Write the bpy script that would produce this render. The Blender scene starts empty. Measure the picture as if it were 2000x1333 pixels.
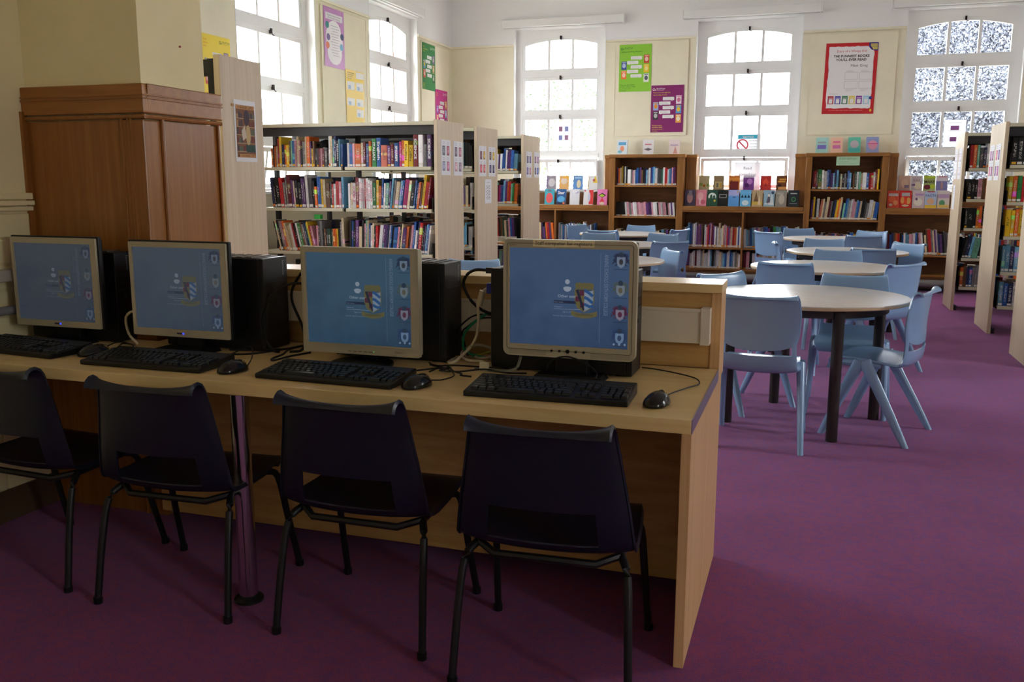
import bpy, bmesh, math, random
from mathutils import Matrix, Vector
random.seed(7)
PI = math.pi
SC = bpy.context.scene
COL = SC.collection

# ------------------------------------------------------------------ camera
def look(f, yaw, pit, rol):
    F = Vector((-math.sin(yaw)*math.cos(pit), math.cos(yaw)*math.cos(pit), -math.sin(pit)))
    R = Vector((math.cos(yaw), math.sin(yaw), 0)); U = R.cross(F)
    R2 = R*math.cos(rol)+U*math.sin(rol); U2 = -R*math.sin(rol)+U*math.cos(rol)
    return R2, U2, F
cd = bpy.data.cameras.new('camera'); cam = bpy.data.objects.new('camera', cd); COL.objects.link(cam)
_R, _U, _F = look(1766.4, 0.31720541, 0.17222679, 0.00281789)
cam.matrix_world = Matrix(((_R.x,_U.x,-_F.x,0),(_R.y,_U.y,-_F.y,0),(_R.z,_U.z,-_F.z,1.36),(0,0,0,1)))
cd.sensor_fit = 'HORIZONTAL'; cd.sensor_width = 36; cd.lens = 1766.4/2000*36; cd.clip_end = 200
SC.camera = cam

# ------------------------------------------------------------------ sky, exposure
SKY = 25.0
w = bpy.data.worlds.new('overcast_sky'); SC.world = w; w.use_nodes = True
bg = w.node_tree.nodes['Background']; bg.inputs[0].default_value = (0.93, 0.965, 1.0, 1); bg.inputs[1].default_value = SKY
SC.view_settings.view_transform = 'Standard'; SC.view_settings.look = 'None'
SC.view_settings.exposure = 0.14; SC.view_settings.gamma = 1.0; SC.view_settings.use_curve_mapping = False
SC.cycles.max_bounces = 10; SC.cycles.diffuse_bounces = 6; SC.cycles.glossy_bounces = 3
SC.cycles.transparent_max_bounces = 12; SC.cycles.sample_clamp_indirect = 6.0
SC.cycles.use_denoising = True; SC.cycles.caustics_reflective = False; SC.cycles.caustics_refractive = False
def portal(loc, rot, sx, sy):
    l = bpy.data.lights.new('window_daylight', 'AREA'); l.shape = 'RECTANGLE'; l.size = sx; l.size_y = sy
    l.cycles.is_portal = True
    o = bpy.data.objects.new('window_daylight', l); COL.objects.link(o); o.location = loc; o.rotation_euler = rot
FW = [(-4.27,-2.90),(-1.64,-0.24),(1.02,2.40),(3.66,5.04)]      # windows of the far wall (x range); the last is unseen, added for light
LW = [(10.37,11.81),(7.63,9.09),(4.90,6.34)]                    # windows of the left wall (y range); the last, hidden by the pier, is assumed
ADDED_RW = [(-1.8,-.65),(5.2,6.6)]                                      # unseen right-wall windows added to brighten the near room (y range)
WY = 13.05; WX = -5.25; WT = 0.42; ZS = 1.28; ZH = 3.57; CEIL = 4.45
for a, b in FW: portal(((a+b)/2, WY+WT-.02, (ZS+ZH)/2), (-PI/2, 0, 0), b-a, ZH-ZS)
for a, b in LW: portal((WX-WT+.02, (a+b)/2, (ZS+ZH)/2), (0, -PI/2, 0), ZH-ZS, b-a)

for a, b in ADDED_RW: portal((5.6+WT-.02, (a+b)/2, (ZS+ZH)/2), (0, PI/2, 0), ZH-ZS, b-a)

# ------------------------------------------------------------------ materials
def lin(c):
    return tuple(((v/255)/12.92 if v/255 <= .04045 else ((v/255+.055)/1.055)**2.4) for v in c)
MATS = {}
def mat(name, rgb=None, rough=.6, metal=0., spec=.3, emit=0., alpha=None):
    if name in MATS: return MATS[name]
    m = bpy.data.materials.new(name); m.use_nodes = True; MATS[name] = m
    b = m.node_tree.nodes['Principled BSDF']
    c = lin(rgb) if rgb else (.5,.5,.5)
    b.inputs['Base Color'].default_value = (*c, 1); b.inputs['Roughness'].default_value = rough
    b.inputs['Metallic'].default_value = metal; b.inputs['Specular IOR Level'].default_value = spec
    if emit:
        b.inputs['Emission Color'].default_value = (*c, 1); b.inputs['Emission Strength'].default_value = emit
        b.inputs['Base Color'].default_value = (0.01,.01,.01,1)
    return m
def nd(m, t, **kw):
    n = m.node_tree.nodes.new(t)
    for k, v in kw.items(): setattr(n, k, v)
    return n
def lk(m, a, b): m.node_tree.links.new(a, b)
def bsdf(m): return m.node_tree.nodes['Principled BSDF']
def ramp(m, fac, stops):
    r = nd(m, 'ShaderNodeValToRGB'); lk(m, fac, r.inputs[0])
    e = r.color_ramp.elements
    e[0].position, e[0].color = stops[0][0], (*lin(stops[0][1]), 1)
    e[1].position, e[1].color = stops[-1][0], (*lin(stops[-1][1]), 1)
    for p, c in stops[1:-1]:
        x = e.new(p); x.color = (*lin(c), 1)
    return r.outputs[0]
def bump(m, h, strength, dist=.01):
    bp = nd(m, 'ShaderNodeBump'); bp.inputs['Strength'].default_value = strength; bp.inputs['Distance'].default_value = dist
    lk(m, h, bp.inputs['Height']); lk(m, bp.outputs[0], bsdf(m).inputs['Normal'])
def coords(m, scale=(1,1,1), kind='Object'):
    tc = nd(m, 'ShaderNodeTexCoord'); mp = nd(m, 'ShaderNodeMapping'); mp.inputs['Scale'].default_value = scale
    lk(m, tc.outputs[kind], mp.inputs[0]); return mp.outputs[0]
def noise(m, vec, scale, detail=3, rough=.6, dist=0):
    n = nd(m, 'ShaderNodeTexNoise'); n.inputs['Scale'].default_value = scale; n.inputs['Detail'].default_value = detail
    n.inputs['Roughness'].default_value = rough; n.inputs['Distortion'].default_value = dist
    if vec is not None: lk(m, vec, n.inputs['Vector'])
    return n.outputs[0]
def wood(name, c1, c2, c3, scale, rough=.4, spec=.35, ns=2.2):
    m = mat(name, c2, rough, 0, spec)
    v = coords(m, scale)
    a = noise(m, v, ns, 6, .65, .6)
    lk(m, ramp(m, a, [(.30, c1), (.5, c2), (.70, c3)]), bsdf(m).inputs['Base Color'])
    bump(m, a, .08, .004)
    return m
def plaster(name, rgb, rgb2=None, zsplit=None):
    m = mat(name, rgb, .75, 0, .2)
    v = coords(m, (1,1,1)); n = noise(m, v, 2.5, 4)
    d = tuple(max(0, x-9) for x in rgb)
    c = ramp(m, n, [(.3, d), (.7, rgb)])
    if zsplit is not None:
        g = nd(m, 'ShaderNodeNewGeometry'); s = nd(m, 'ShaderNodeSeparateXYZ'); lk(m, g.outputs['Position'], s.inputs[0])
        gt = nd(m, 'ShaderNodeMath', operation='GREATER_THAN'); lk(m, s.outputs[2], gt.inputs[0]); gt.inputs[1].default_value = zsplit
        mx = nd(m, 'ShaderNodeMix', data_type='RGBA'); lk(m, gt.outputs[0], mx.inputs[0]); lk(m, c, mx.inputs[6]); mx.inputs[7].default_value = (*lin(rgb2),1)
        c = mx.outputs[2]
    lk(m, c, bsdf(m).inputs['Base Color'])
    bump(m, noise(m, v, 60, 2), .05, .003)
    return m
CREAM = plaster('cream_wall_paint', (240,234,212), (238,238,240), 3.36)
CREAMP = plaster('cream_pier_paint', (241,228,180))
WHITE = mat('white_gloss_paint', (238,239,240), .35, 0, .4)
CEILM = plaster('ceiling_paint', (238,238,238))
SKIRT = mat('grey_skirting_paint', (120,112,96), .5)
OAK = wood('dark_oak', (122,78,34), (142,94,44), (160,110,56), (9,9,.9), .38, .4)
OAKH = wood('dark_oak_horizontal', (126,82,36), (148,100,48), (166,116,60), (.9,9,9), .38, .4)
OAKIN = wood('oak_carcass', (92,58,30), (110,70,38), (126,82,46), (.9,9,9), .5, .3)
DADO = wood('dado_oak', (130,80,30), (147,93,38), (162,108,50), (16,16,.55), .34, .45)
DADOR = wood('dado_oak_rail', (140,87,33), (156,100,42), (170,116,54), (.7,12,12), .34, .45)
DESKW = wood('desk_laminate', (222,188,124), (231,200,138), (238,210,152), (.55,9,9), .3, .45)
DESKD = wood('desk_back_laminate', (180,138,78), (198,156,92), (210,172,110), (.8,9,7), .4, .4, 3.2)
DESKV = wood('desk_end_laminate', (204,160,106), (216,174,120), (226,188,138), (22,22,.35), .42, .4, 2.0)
PANELW = wood('stack_end_laminate', (204,183,152), (214,196,167), (222,207,182), (26,26,.5), .45, .35, 2.0)
CARPET = mat('purple_carpet', (140,60,110), .95, 0, .1)
v = coords(CARPET, (1,1,1))
n1 = noise(CARPET, v, 190, 2, .7); n2 = noise(CARPET, v, 2.4, 4, .6); n3 = noise(CARPET, v, 26, 3, .7)
c1 = ramp(CARPET, n1, [(.34, (88,54,124)), (.5, (134,60,108)), (.64, (164,62,70))])
c2 = ramp(CARPET, n3, [(.38, (100,57,127)), (.6, (150,57,87))])
mx = nd(CARPET, 'ShaderNodeMix', data_type='RGBA'); mx.inputs[0].default_value = .4; lk(CARPET, c1, mx.inputs[6]); lk(CARPET, c2, mx.inputs[7])
mx2 = nd(CARPET, 'ShaderNodeMix', data_type='RGBA', blend_type='MULTIPLY'); mx2.inputs[0].default_value = .5
lk(CARPET, mx.outputs[2], mx2.inputs[6]); lk(CARPET, ramp(CARPET, n2, [(.35, (214,206,214)), (.65, (255,255,255))]), mx2.inputs[7])
lk(CARPET, mx2.outputs[2], bsdf(CARPET).inputs['Base Color']); bump(CARPET, n1, .35, .004)
bsdf(CARPET).inputs['Sheen Weight'].default_value = .35; bsdf(CARPET).inputs['Sheen Tint'].default_value = (.5,.42,.75,1)
METALC = mat('cream_metal', (206,202,176), .4, 0, .4)
METALD = mat('dark_grey_metal', (44,44,46), .5, 0, .4)
BLACKM = mat('black_metal', (20,20,21), .45, 0, .4)
BLACKP = mat('black_plastic', (17,17,18), .42, 0, .4)
KEYP = mat('key_plastic', (30,31,32), .35, 0, .45)
GLOSSB = mat('gloss_black_plastic', (13,13,14), .16, 0, .5)
SILVER = mat('silver_plastic', (176,167,142), .42, .1, .4)
CHROME = mat('chrome', (205,200,205), .18, 1.)
ALU = mat('aluminium_edge', (200,200,204), .3, 1.)
TRUNK = mat('trunking_plastic', (226,216,192), .45, 0, .4)
PAPER = mat('white_paper', (238,238,242), .6)
PIPE = mat('grey_pipe_paint', (132,132,134), .45)
LEGD = mat('dark_table_leg', (44,36,35), .45, 0, .4)
TTOP = wood('table_top_laminate', (205,198,190), (212,206,199), (219,213,207), (3,30,30), .22, .5)
TEDGE = mat('table_edge_birch', (206,184,148), .5)
BLUEC = mat('powder_blue_plastic', (136,171,209), .2, 0, .5)
bsdf(BLUEC).inputs['Subsurface Weight'].default_value = 0.0
NAVY = mat('navy_plastic', (17,22,40), .36, 0, .45)
INK = mat('black_ink', (28,26,28), .7)
GREYINK = mat('grey_ink', (150,150,156), .7)
CATCH = mat('dark_catch_iron', (52,44,44), .5, .4)
GLASS = bpy.data.materials.new('window_glass'); GLASS.use_nodes = True
nt = GLASS.node_tree; nt.nodes.clear()
_o = nt.nodes.new('ShaderNodeOutputMaterial'); _m = nt.nodes.new('ShaderNodeMixShader'); _t = nt.nodes.new('ShaderNodeBsdfTransparent'); _g = nt.nodes.new('ShaderNodeBsdfGlossy')
_g.inputs['Roughness'].default_value = .03; _t.inputs[0].default_value = (.95,.96,.96,1)
_m.inputs[0].default_value = .035; nt.links.new(_t.outputs[0], _m.inputs[1]); nt.links.new(_g.outputs[0], _m.inputs[2]); nt.links.new(_m.outputs[0], _o.inputs[0])
THINP = bpy.data.materials.new('thin_paper'); THINP.use_nodes = True
nt = THINP.node_tree; nt.nodes.clear()
_o = nt.nodes.new('ShaderNodeOutputMaterial'); _m = nt.nodes.new('ShaderNodeMixShader'); _t = nt.nodes.new('ShaderNodeBsdfTranslucent'); _g = nt.nodes.new('ShaderNodeBsdfDiffuse')
_t.inputs[0].default_value = (.8,.8,.82,1); _g.inputs[0].default_value = (.85,.85,.87,1); _m.inputs[0].default_value = .3
nt.links.new(_t.outputs[0], _m.inputs[2]); nt.links.new(_g.outputs[0], _m.inputs[1]); nt.links.new(_m.outputs[0], _o.inputs[0])
def flat(rgb, rough=.6):
    return mat('ink_%d_%d_%d' % tuple(rgb), rgb, rough)
def glow(rgb, e=1.0):
    return mat('screen_%d_%d_%d' % tuple(rgb), rgb, .3, emit=e)

# ------------------------------------------------------------------ mesh helpers
class MB:
    def __init__(s): s.v = []; s.f = []; s.m = []
    def box(s, x0, x1, y0, y1, z0, z1, mi=0):
        b = len(s.v)
        s.v += [(x,y,z) for z in (z0,z1) for y in (y0,y1) for x in (x0,x1)]
        for q in ((0,2,3,1),(4,5,7,6),(0,1,5,4),(2,6,7,3),(0,4,6,2),(1,3,7,5)):
            s.f.append(tuple(b+i for i in q)); s.m.append(mi)
        return s
    def quad(s, p, mi=0):
        b = len(s.v); s.v += [tuple(q) for q in p]; s.f.append(tuple(range(b, b+len(p)))); s.m.append(mi); return s
    def prism(s, poly, y0, y1, mi=0):          # polygon in x,z extruded in y
        n = len(poly); b = len(s.v)
        s.v += [(x,y0,z) for x,z in poly] + [(x,y1,z) for x,z in poly]
        s.f.append(tuple(range(b, b+n))); s.f.append(tuple(range(b+2*n-1, b+n-1, -1))); s.m += [mi, mi]
        for i in range(n):
            j = (i+1) % n; s.f.append((b+i, b+n+i, b+n+j, b+j)); s.m.append(mi)
        return s
    def lathe(s, prof, n=24, c=(0,0,0), mi=0):  # profile (r,z)
        b = len(s.v)
        for r, z in prof:
            for k in range(n): s.v.append((c[0]+r*math.cos(2*PI*k/n), c[1]+r*math.sin(2*PI*k/n), c[2]+z))
        for i in range(len(prof)-1):
            for k in range(n):
                k2 = (k+1) % n; s.f.append((b+i*n+k, b+i*n+k2, b+(i+1)*n+k2, b+(i+1)*n+k)); s.m.append(mi)
        s.f.append(tuple(b+k for k in range(n-1,-1,-1))); s.m.append(mi)
        e = b+(len(prof)-1)*n; s.f.append(tuple(e+k for k in range(n))); s.m.append(mi)
        return s
    def tube(s, pts, r, n=6, mi=0, sx=1., sy=1.):
        b = len(s.v); P = [Vector(p) for p in pts]; up = Vector((0,0,1))
        rs = r if isinstance(r, (list,tuple)) else [r]*len(P)
        for i, p in enumerate(P):
            t = (P[min(i+1,len(P)-1)]-P[max(i-1,0)]).normalized()
            ref = Vector((0,1,0)) if abs(t.z) > .8 else up
            a = t.cross(ref).normalized(); c = a.cross(t).normalized()
            for k in range(n):
                an = 2*PI*k/n; s.v.append(tuple(p+a*(math.cos(an)*rs[i]*sx)+c*(math.sin(an)*rs[i]*sy)))
        for i in range(len(P)-1):
            for k in range(n):
                k2 = (k+1) % n; s.f.append((b+i*n+k, b+i*n+k2, b+(i+1)*n+k2, b+(i+1)*n+k)); s.m.append(mi)
        s.f.append(tuple(b+k for k in range(n-1,-1,-1))); s.m.append(mi)
        e = b+(len(P)-1)*n; s.f.append(tuple(e+k for k in range(n))); s.m.append(mi)
        return s
    def mesh(s, name, mats, bev=0, smooth=False, segs=2):
        me = bpy.data.meshes.new(name); me.from_pydata(s.v, [], s.f)
        for m in mats: me.materials.append(m)
        if len(mats) > 1:
            for p, mi in zip(me.polygons, s.m): p.material_index = mi
        bm = bmesh.new(); bm.from_mesh(me)
        if bev:
            bmesh.ops.remove_doubles(bm, verts=bm.verts, dist=1e-6)
            ed = [e for e in bm.edges if len(e.link_faces) == 2 and e.calc_face_angle(0) > .5]
            bmesh.ops.bevel(bm, geom=ed, offset=bev, segments=segs, profile=.6, affect='EDGES')
        bmesh.ops.recalc_face_normals(bm, faces=bm.faces)
        bm.to_mesh(me); bm.free()
        if smooth:
            for p in me.polygons: p.use_smooth = True
            me.set_sharp_from_angle(angle=.7)
        me.update(); return me
    def obj(s, name, mats, parent=None, bev=0, smooth=False, loc=None, rotz=0, segs=2):
        if not isinstance(mats, (list, tuple)): mats = [mats]
        return link(name, s.mesh(name, mats, bev, smooth, segs), parent, loc, rotz)
def link(name, me, parent=None, loc=None, rotz=0):
    o = bpy.data.objects.new(name, me); COL.objects.link(o)
    if parent: o.parent = parent
    if loc: o.location = loc
    if rotz: o.rotation_euler = (0,0,rotz)
    return o
def box(name, x0, x1, y0, y1, z0, z1, m, parent=None, bev=0):
    return MB().box(x0,x1,y0,y1,z0,z1).obj(name, m, parent, bev)
def empty(name, loc=(0,0,0), rotz=0, parent=None):
    o = bpy.data.objects.new(name, None); COL.objects.link(o); o.location = loc; o.rotation_euler = (0,0,rotz); o.empty_display_size = .1
    if parent: o.parent = parent
    return o
def tag(o, label=None, cat=None, group=None, kind=None):
    if label: o['label'] = label
    if cat: o['category'] = cat
    if group: o['group'] = group
    if kind: o['kind'] = kind
    return o
def thing(name, label, cat, loc=(0,0,0), rotz=0, group=None):
    return tag(empty(name, loc, rotz), label, cat, group)
def copy_tree(o, parent=None):
    c = o.copy(); COL.objects.link(c); c.parent = parent
    for ch in list(o.children): copy_tree(ch, c)
    return c
def spline(pts, sub=6):
    P = [Vector(p) for p in pts]; P = [P[0]*2-P[1]] + P + [P[-1]*2-P[-2]]; out = []
    for i in range(1, len(P)-2):
        for k in range(sub):
            t = k/sub; a, b, c, d = P[i-1], P[i], P[i+1], P[i+2]
            out.append(.5*((2*b)+(c-a)*t+(2*a-5*b+4*c-d)*t*t+(3*b-a-3*c+d)*t**3))
    out.append(P[-2]); return out
_TX = {}
def text_mesh(s, align='CENTER', bold=0.):
    key = (s, align, bold)
    if key in _TX: return _TX[key]
    cu = bpy.data.curves.new('lettering', 'FONT'); cu.body = s; cu.align_x = align; cu.size = 1.; cu.resolution_u = 2; cu.offset = bold
    t = bpy.data.objects.new('lettering', cu); COL.objects.link(t)
    bpy.context.view_layer.update()
    me = bpy.data.meshes.new_from_object(t.evaluated_get(bpy.context.evaluated_depsgraph_get()))
    bpy.data.objects.remove(t); bpy.data.curves.remove(cu)
    data = ([tuple(v.co) for v in me.vertices], [tuple(p.vertices) for p in me.polygons]); bpy.data.meshes.remove(me)
    _TX[key] = data; return data
def add_text(mb, s, x, z, size, y, mi=0, align='CENTER', vert=False, bold=0., wide=1.):
    vs, fs = text_mesh(s, align, bold); b = len(mb.v)
    for p in vs:
        if vert: mb.v.append((x+p[1]*size, y, z-p[0]*size*wide))
        else: mb.v.append((x+p[0]*size*wide, y, z+p[1]*size))
    for f in fs: mb.f.append(tuple(b+i for i in f)); mb.m.append(mi)
def rect(mb, x0, x1, z0, z1, y, mi=0): return mb.quad([(x0,y,z0),(x1,y,z0),(x1,y,z1),(x0,y,z1)], mi)
def disc(mb, cx, cz, rx, rz, y, mi=0, n=18, a0=0, a1=2*PI):
    return mb.quad([(cx+rx*math.cos(a0+(a1-a0)*k/n), y, cz+rz*math.sin(a0+(a1-a0)*k/n)) for k in range(n if a1-a0 > 6.2 else n+1)], mi)
def ribbon(mb, pts, wd, y, mi=0):
    for i in range(len(pts)-1):
        (ax,az),(bx,bz) = pts[i], pts[i+1]; dx, dz = bx-ax, bz-az; l = math.hypot(dx,dz) or 1; nx, nz = -dz/l*wd/2, dx/l*wd/2
        mb.quad([(ax-nx,y,az-nz),(bx-nx,y,bz-nz),(bx+nx,y,bz+nz),(ax+nx,y,az+nz)], mi)
ONES = 'first second third fourth fifth sixth seventh eighth ninth tenth eleventh twelfth thirteenth fourteenth fifteenth sixteenth seventeenth eighteenth nineteenth'.split()
def ordinal(n):
    if n < 20: return ONES[n-1]
    t = {2:('twentieth','twenty'),3:('thirtieth','thirty'),4:('fortieth','forty'),5:('fiftieth','fifty'),6:('sixtieth','sixty')}[n//10]
    return t[0] if n % 10 == 0 else t[1]+'-'+ONES[n % 10-1]
# ------------------------------------------------------------------ room shell
def struct(o): o['kind'] = 'structure'; return o
struct(box('floor', WX-WT, 5.6, -2.2, WY+.1, -.1, 0, CARPET))
struct(box('ceiling', WX-WT, 5.8, -2.2, WY+WT, CEIL, CEIL+.1, CEILM))
def wall_open(name, opens, a0, a1, fn):
    mb = MB(); cur = a0
    for a, b in sorted(opens):
        fn(mb, cur, a, 0, CEIL); fn(mb, a, b, 0, ZS-.03); fn(mb, a, b, ZH, CEIL); cur = b
    fn(mb, cur, a1, 0, CEIL)
    return struct(mb.obj(name, CREAM))
wall_far = wall_open('wall_far', FW, WX-WT, 5.8, lambda m, a, b, z0, z1: m.box(a, b, WY, WY+WT, z0, z1))
wall_left = wall_open('wall_left', LW, 3.36, WY, lambda m, a, b, z0, z1: m.box(WX-WT, WX, a, b, z0, z1))
wall_right = wall_open('wall_right', ADDED_RW, -2.2, WY, lambda m, a, b, z0, z1: m.box(5.6, 5.6+WT, a, b, z0, z1))
struct(box('wall_rear', -3.25, 5.6, -2.2, -2.0, 0, CEIL, CREAM))
wn = struct(box('wall_near_left', -3.25, -3.05, -2.0, 2.97, 0, CEIL, CREAMP))
pier = struct(box('wall_pier', WX-WT, -2.48, 2.97, 3.36, 0, CEIL, CREAMP))
# picture rails
def rail(name, parent, *b):
    o = MB().box(*b).obj(name, CREAM, parent, .006); return o
cur = WX
for a, b in FW + [(5.6, 5.6)]:
    rail('picture_rail', wall_far, cur, a, WY-.022, WY, 3.33, 3.375); cur = b
ys = sorted(LW); cur = 3.36
for a, b in ys + [(WY-.03, WY)]:
    rail('picture_rail', wall_left, WX, WX+.022, cur, a, 3.33, 3.375); cur = b
# near left wall: chair rail, painted bricks, trunking
for z0, z1, d in ((1.292,1.318,.022),(1.268,1.288,.03),(1.246,1.264,.02)):
    MB().box(-3.05, -3.05+d, -1.9, 2.945, z0, z1).obj('chair_rail', CREAMP, wn, .005)
bme = MB().box(0, .008, -.108, .108, -.046, .046).mesh('brick', [CREAMP], .004)
for r in range(11):
    z = 1.19-r*.102; off = .112 if r % 2 else 0
    for k in range(8):
        y = 2.82-k*.225-off
        if y > 2.83: continue
        o = link('brick', bme, wn, (-3.05, y, z))
box('surface_trunking', -3.05+.008, -2.985, -1.9, 2.94, .975, 1.02, mat('grey_trunking', (176,168,156), .5), wn, .006)
MB().tube([(-3.0, -1.9, .86),(-3.0, 2.94, .86)], .018, 10).obj('heating_pipe', PIPE, wn, smooth=True)
struct(box('baseboard_near_left', -3.05, -3.03, -2, 2.94, 0, .13, mat('brown_skirting', (92,70,52), .5), None, .004))
# oak dado on the pier
g = pier
box('oak_panel', -3.045, -2.555, 2.955, 2.97, .0, 1.60, DADO, g)
box('oak_panel', -2.48, -2.465, 3.045, 3.43, .0, 1.60, DADO, g)
MB().box(-2.56, -2.462, 2.945, 3.05, 0, 1.60).obj('corner_post', DADO, g, .006)
MB().box(-3.047, -2.452, 2.94, 2.97, 1.625, 1.735).box(-2.48, -2.452, 2.97, 3.435, 1.625, 1.735).obj('top_rail', DADOR, g, .005)
for z in (1.678, 1.690): MB().box(-3.047, -2.448, 2.936, 2.96, z, z+.007).box(-2.47, -2.448, 2.96, 3.437, z, z+.007).obj('rail_bead', DADOR, g, .002)
def bead(p, q, r=.009): return MB().tube([p, q], r, 8).obj('panel_bead', DADO, g, smooth=True)
bead((-3.045, 2.948, 1.612), (-2.45, 2.948, 1.612)); bead((-2.458, 2.945, 1.612), (-2.458, 3.43, 1.612))
for x in (-2.565, -2.535, -2.52): bead((x, 2.948, 0), (x, 2.948, 1.605), .006)
bead((-2.458, 3.05, 0), (-2.458, 3.05, 1.605)); bead((-2.458, 3.41, 0), (-2.458, 3.41, 1.605), .007)
box('side_moulding', -3.05, -3.035, 2.93, 2.955, 0, 1.64, DADO, g)
MB().tube([(-2.479, 3.21, 1.905), (-2.474, 3.21, 1.905)], .004, 8).obj('red_pin', flat((150,40,40)), g)

# ------------------------------------------------------------------ windows
BRICK = mat('exterior_brick', (176,120,104), .85)
_v = coords(BRICK, (1,1,1)); _b = nd(BRICK, 'ShaderNodeTexBrick'); _b.inputs['Scale'].default_value = 1.0
_b.inputs['Brick Width'].default_value = .225; _b.inputs['Row Height'].default_value = .075; _b.inputs['Mortar Size'].default_value = .006
_b.inputs['Color1'].default_value = (*lin((172,104,88)),1); _b.inputs['Color2'].default_value = (*lin((192,132,114)),1); _b.inputs['Mortar'].default_value = (*lin((200,190,180)),1)
_s = nd(BRICK, 'ShaderNodeSeparateXYZ'); _c = nd(BRICK, 'ShaderNodeCombineXYZ'); lk(BRICK, _v, _s.inputs[0]); lk(BRICK, _s.outputs[1], _c.inputs[0]); lk(BRICK, _s.outputs[2], _c.inputs[1])
lk(BRICK, _c.outputs[0], _b.inputs['Vector']); lk(BRICK, _b.outputs[0], bsdf(BRICK).inputs['Base Color'])
def arch(x, w): return 3.375 + .085*(1-(x/w)**2)
def window(idx, loc, rotz, width, tilt):
    hw = width/2; root = struct(empty('window_%d' % idx, loc, rotz))
    for s in (-1, 1):
        x0, x1 = sorted((s*hw, s*(hw-.012)))
        box('reveal', x0, x1, -.002, .17, ZS, ZH, WHITE, root)
        box('outer_reveal', *sorted((s*hw, s*(hw-.03))), .17, WT, ZS, ZH, BRICK, root)
    MB().box(-hw, hw, -.002, .17, ZH-.012, ZH).obj('reveal_head', WHITE, root)
    MB().box(-hw-.02, hw+.02, -.05, .13, ZS-.03, ZS).obj('window_sill', WHITE, root, .006)
    box('outer_sill', -hw, hw, .13, WT+.04, ZS-.03, ZS, BRICK, root)
    fx = hw-.012; gx = hw-.105           # frame outer, sash outer
    mb = MB()
    for s in (-1, 1): mb.box(*sorted((s*gx, s*fx)), .10, .17, ZS, ZH-.012)
    for z0, z1, d in ((2.895,2.965,.09),(2.335,2.385,.095),(1.735,1.80,.085),(ZS,1.305,.09)): mb.box(-gx, gx, d, .17, z0, z1)
    n = 14; P = [(-gx+2*gx*k/n, arch(-gx+2*gx*k/n, gx)) for k in range(n+1)]
    for k in range(n):
        (a, za), (b, zb) = P[k], P[k+1]; mb.prism([(a,za),(b,zb),(b,ZH-.012),(a,ZH-.012)], .10, .17)
    mb.obj('window_frame', WHITE, root)
    rows = [(2.965, None), (2.385, 2.895), (1.80, 2.335)]
    sash = .046; bar = .036
    for z0, z1 in rows:
        mb = MB(); top = z1
        for s in (-1, 1): mb.box(*sorted((s*gx, s*(gx-sash))), .105, .15, z0, (top or 3.40))
        mb.box(-gx, gx, .1035, .1515, z0, z0+sash)
        if top: mb.box(-gx, gx, .1035, .1515, top-sash, top)
        else:
            for k in range(n):
                (a, za), (b, zb) = P[k], P[k+1]; mb.prism([(a,za-sash),(b,zb-sash),(b,zb),(a,za)], .1035, .1515)
        mb.obj('sash', WHITE, root)
        iw = gx-sash; zt = (top-sash) if top else 3.40
        for k in (1, 2): box('glazing_bar', -iw+2*iw*k/3-bar/2, -iw+2*iw*k/3+bar/2, .112, .143, z0+sash, zt+(.03 if not top else 0), WHITE, root)
        for k in range(3):
            xa, xb = -iw+2*iw*k/3, -iw+2*iw*(k+1)/3
            if top: MB().box(xa, xb, .126, .13, z0+sash, zt).obj('pane', GLASS, root)
            else: MB().prism([(xa,z0+sash),(xb,z0+sash)]+[(xb+(xa-xb)*j/4, arch(xb+(xa-xb)*j/4, gx)-sash*.8) for j in range(5)], .126, .13).obj('pane', GLASS, root)
    # bottom-hung hopper sash leaning into the room
    h = empty('hopper_sash', (0, .115, 1.31), 0, root); h.rotation_euler = (tilt, 0, 0)
    H = .415; mb = MB(); hx = gx-.006
    for s in (-1, 1): mb.box(*sorted((s*hx, s*(hx-sash))), 0, .04, 0, H)
    mb.box(-hx, hx, -.0015, .0415, 0, sash); mb.box(-hx, hx, -.0015, .0415, H-sash, H); mb.obj('sash', WHITE, h)
    iw = hx-sash
    for k in (1, 2): box('glazing_bar', -iw+2*iw*k/3-bar/2, -iw+2*iw*k/3+bar/2, .006, .034, sash, H-sash, WHITE, h)
    for k in range(3): MB().box(-iw+2*iw*k/3, -iw+2*iw*(k+1)/3, .019, .023, sash, H-sash).obj('pane', GLASS, h)
    if tilt > .05:
        for s in (-1, 1): box('hopper_cheek', *sorted((s*(gx+.004), s*(gx-.004))), .0, .10, 1.31, 1.70, WHITE, root)
    # catches
    for z in (3.455, 2.90, 2.345, 1.735 if tilt < .05 else 1.70):
        dy = .092 if z > 1.72 else .115-math.sin(tilt)*.39-.012
        MB().box(-.012, .012, dy-.018, dy+.012, z-.04, z+.012).tube([(0,dy-.015,z-.03),(.012,dy-.022,z-.055),(.03,dy-.022,z-.052)], .006, 6).obj('catch', CATCH, root, .003)
    return root
wi = 1
for (a, b), t in zip(FW, (.22, .04, .16, .04)):
    window(wi, ((a+b)/2, WY, 0), 0, b-a, t); wi += 1
for (a, b) in LW:
    window(wi, (WX, (a+b)/2, 0), PI/2, b-a, .16); wi += 1

for (a, b) in ADDED_RW:  # added windows, never in view, that let fill light onto the desk end
    window(wi, (5.6, (a+b)/2, 0), -PI/2, b-a, .04); wi += 1

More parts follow.
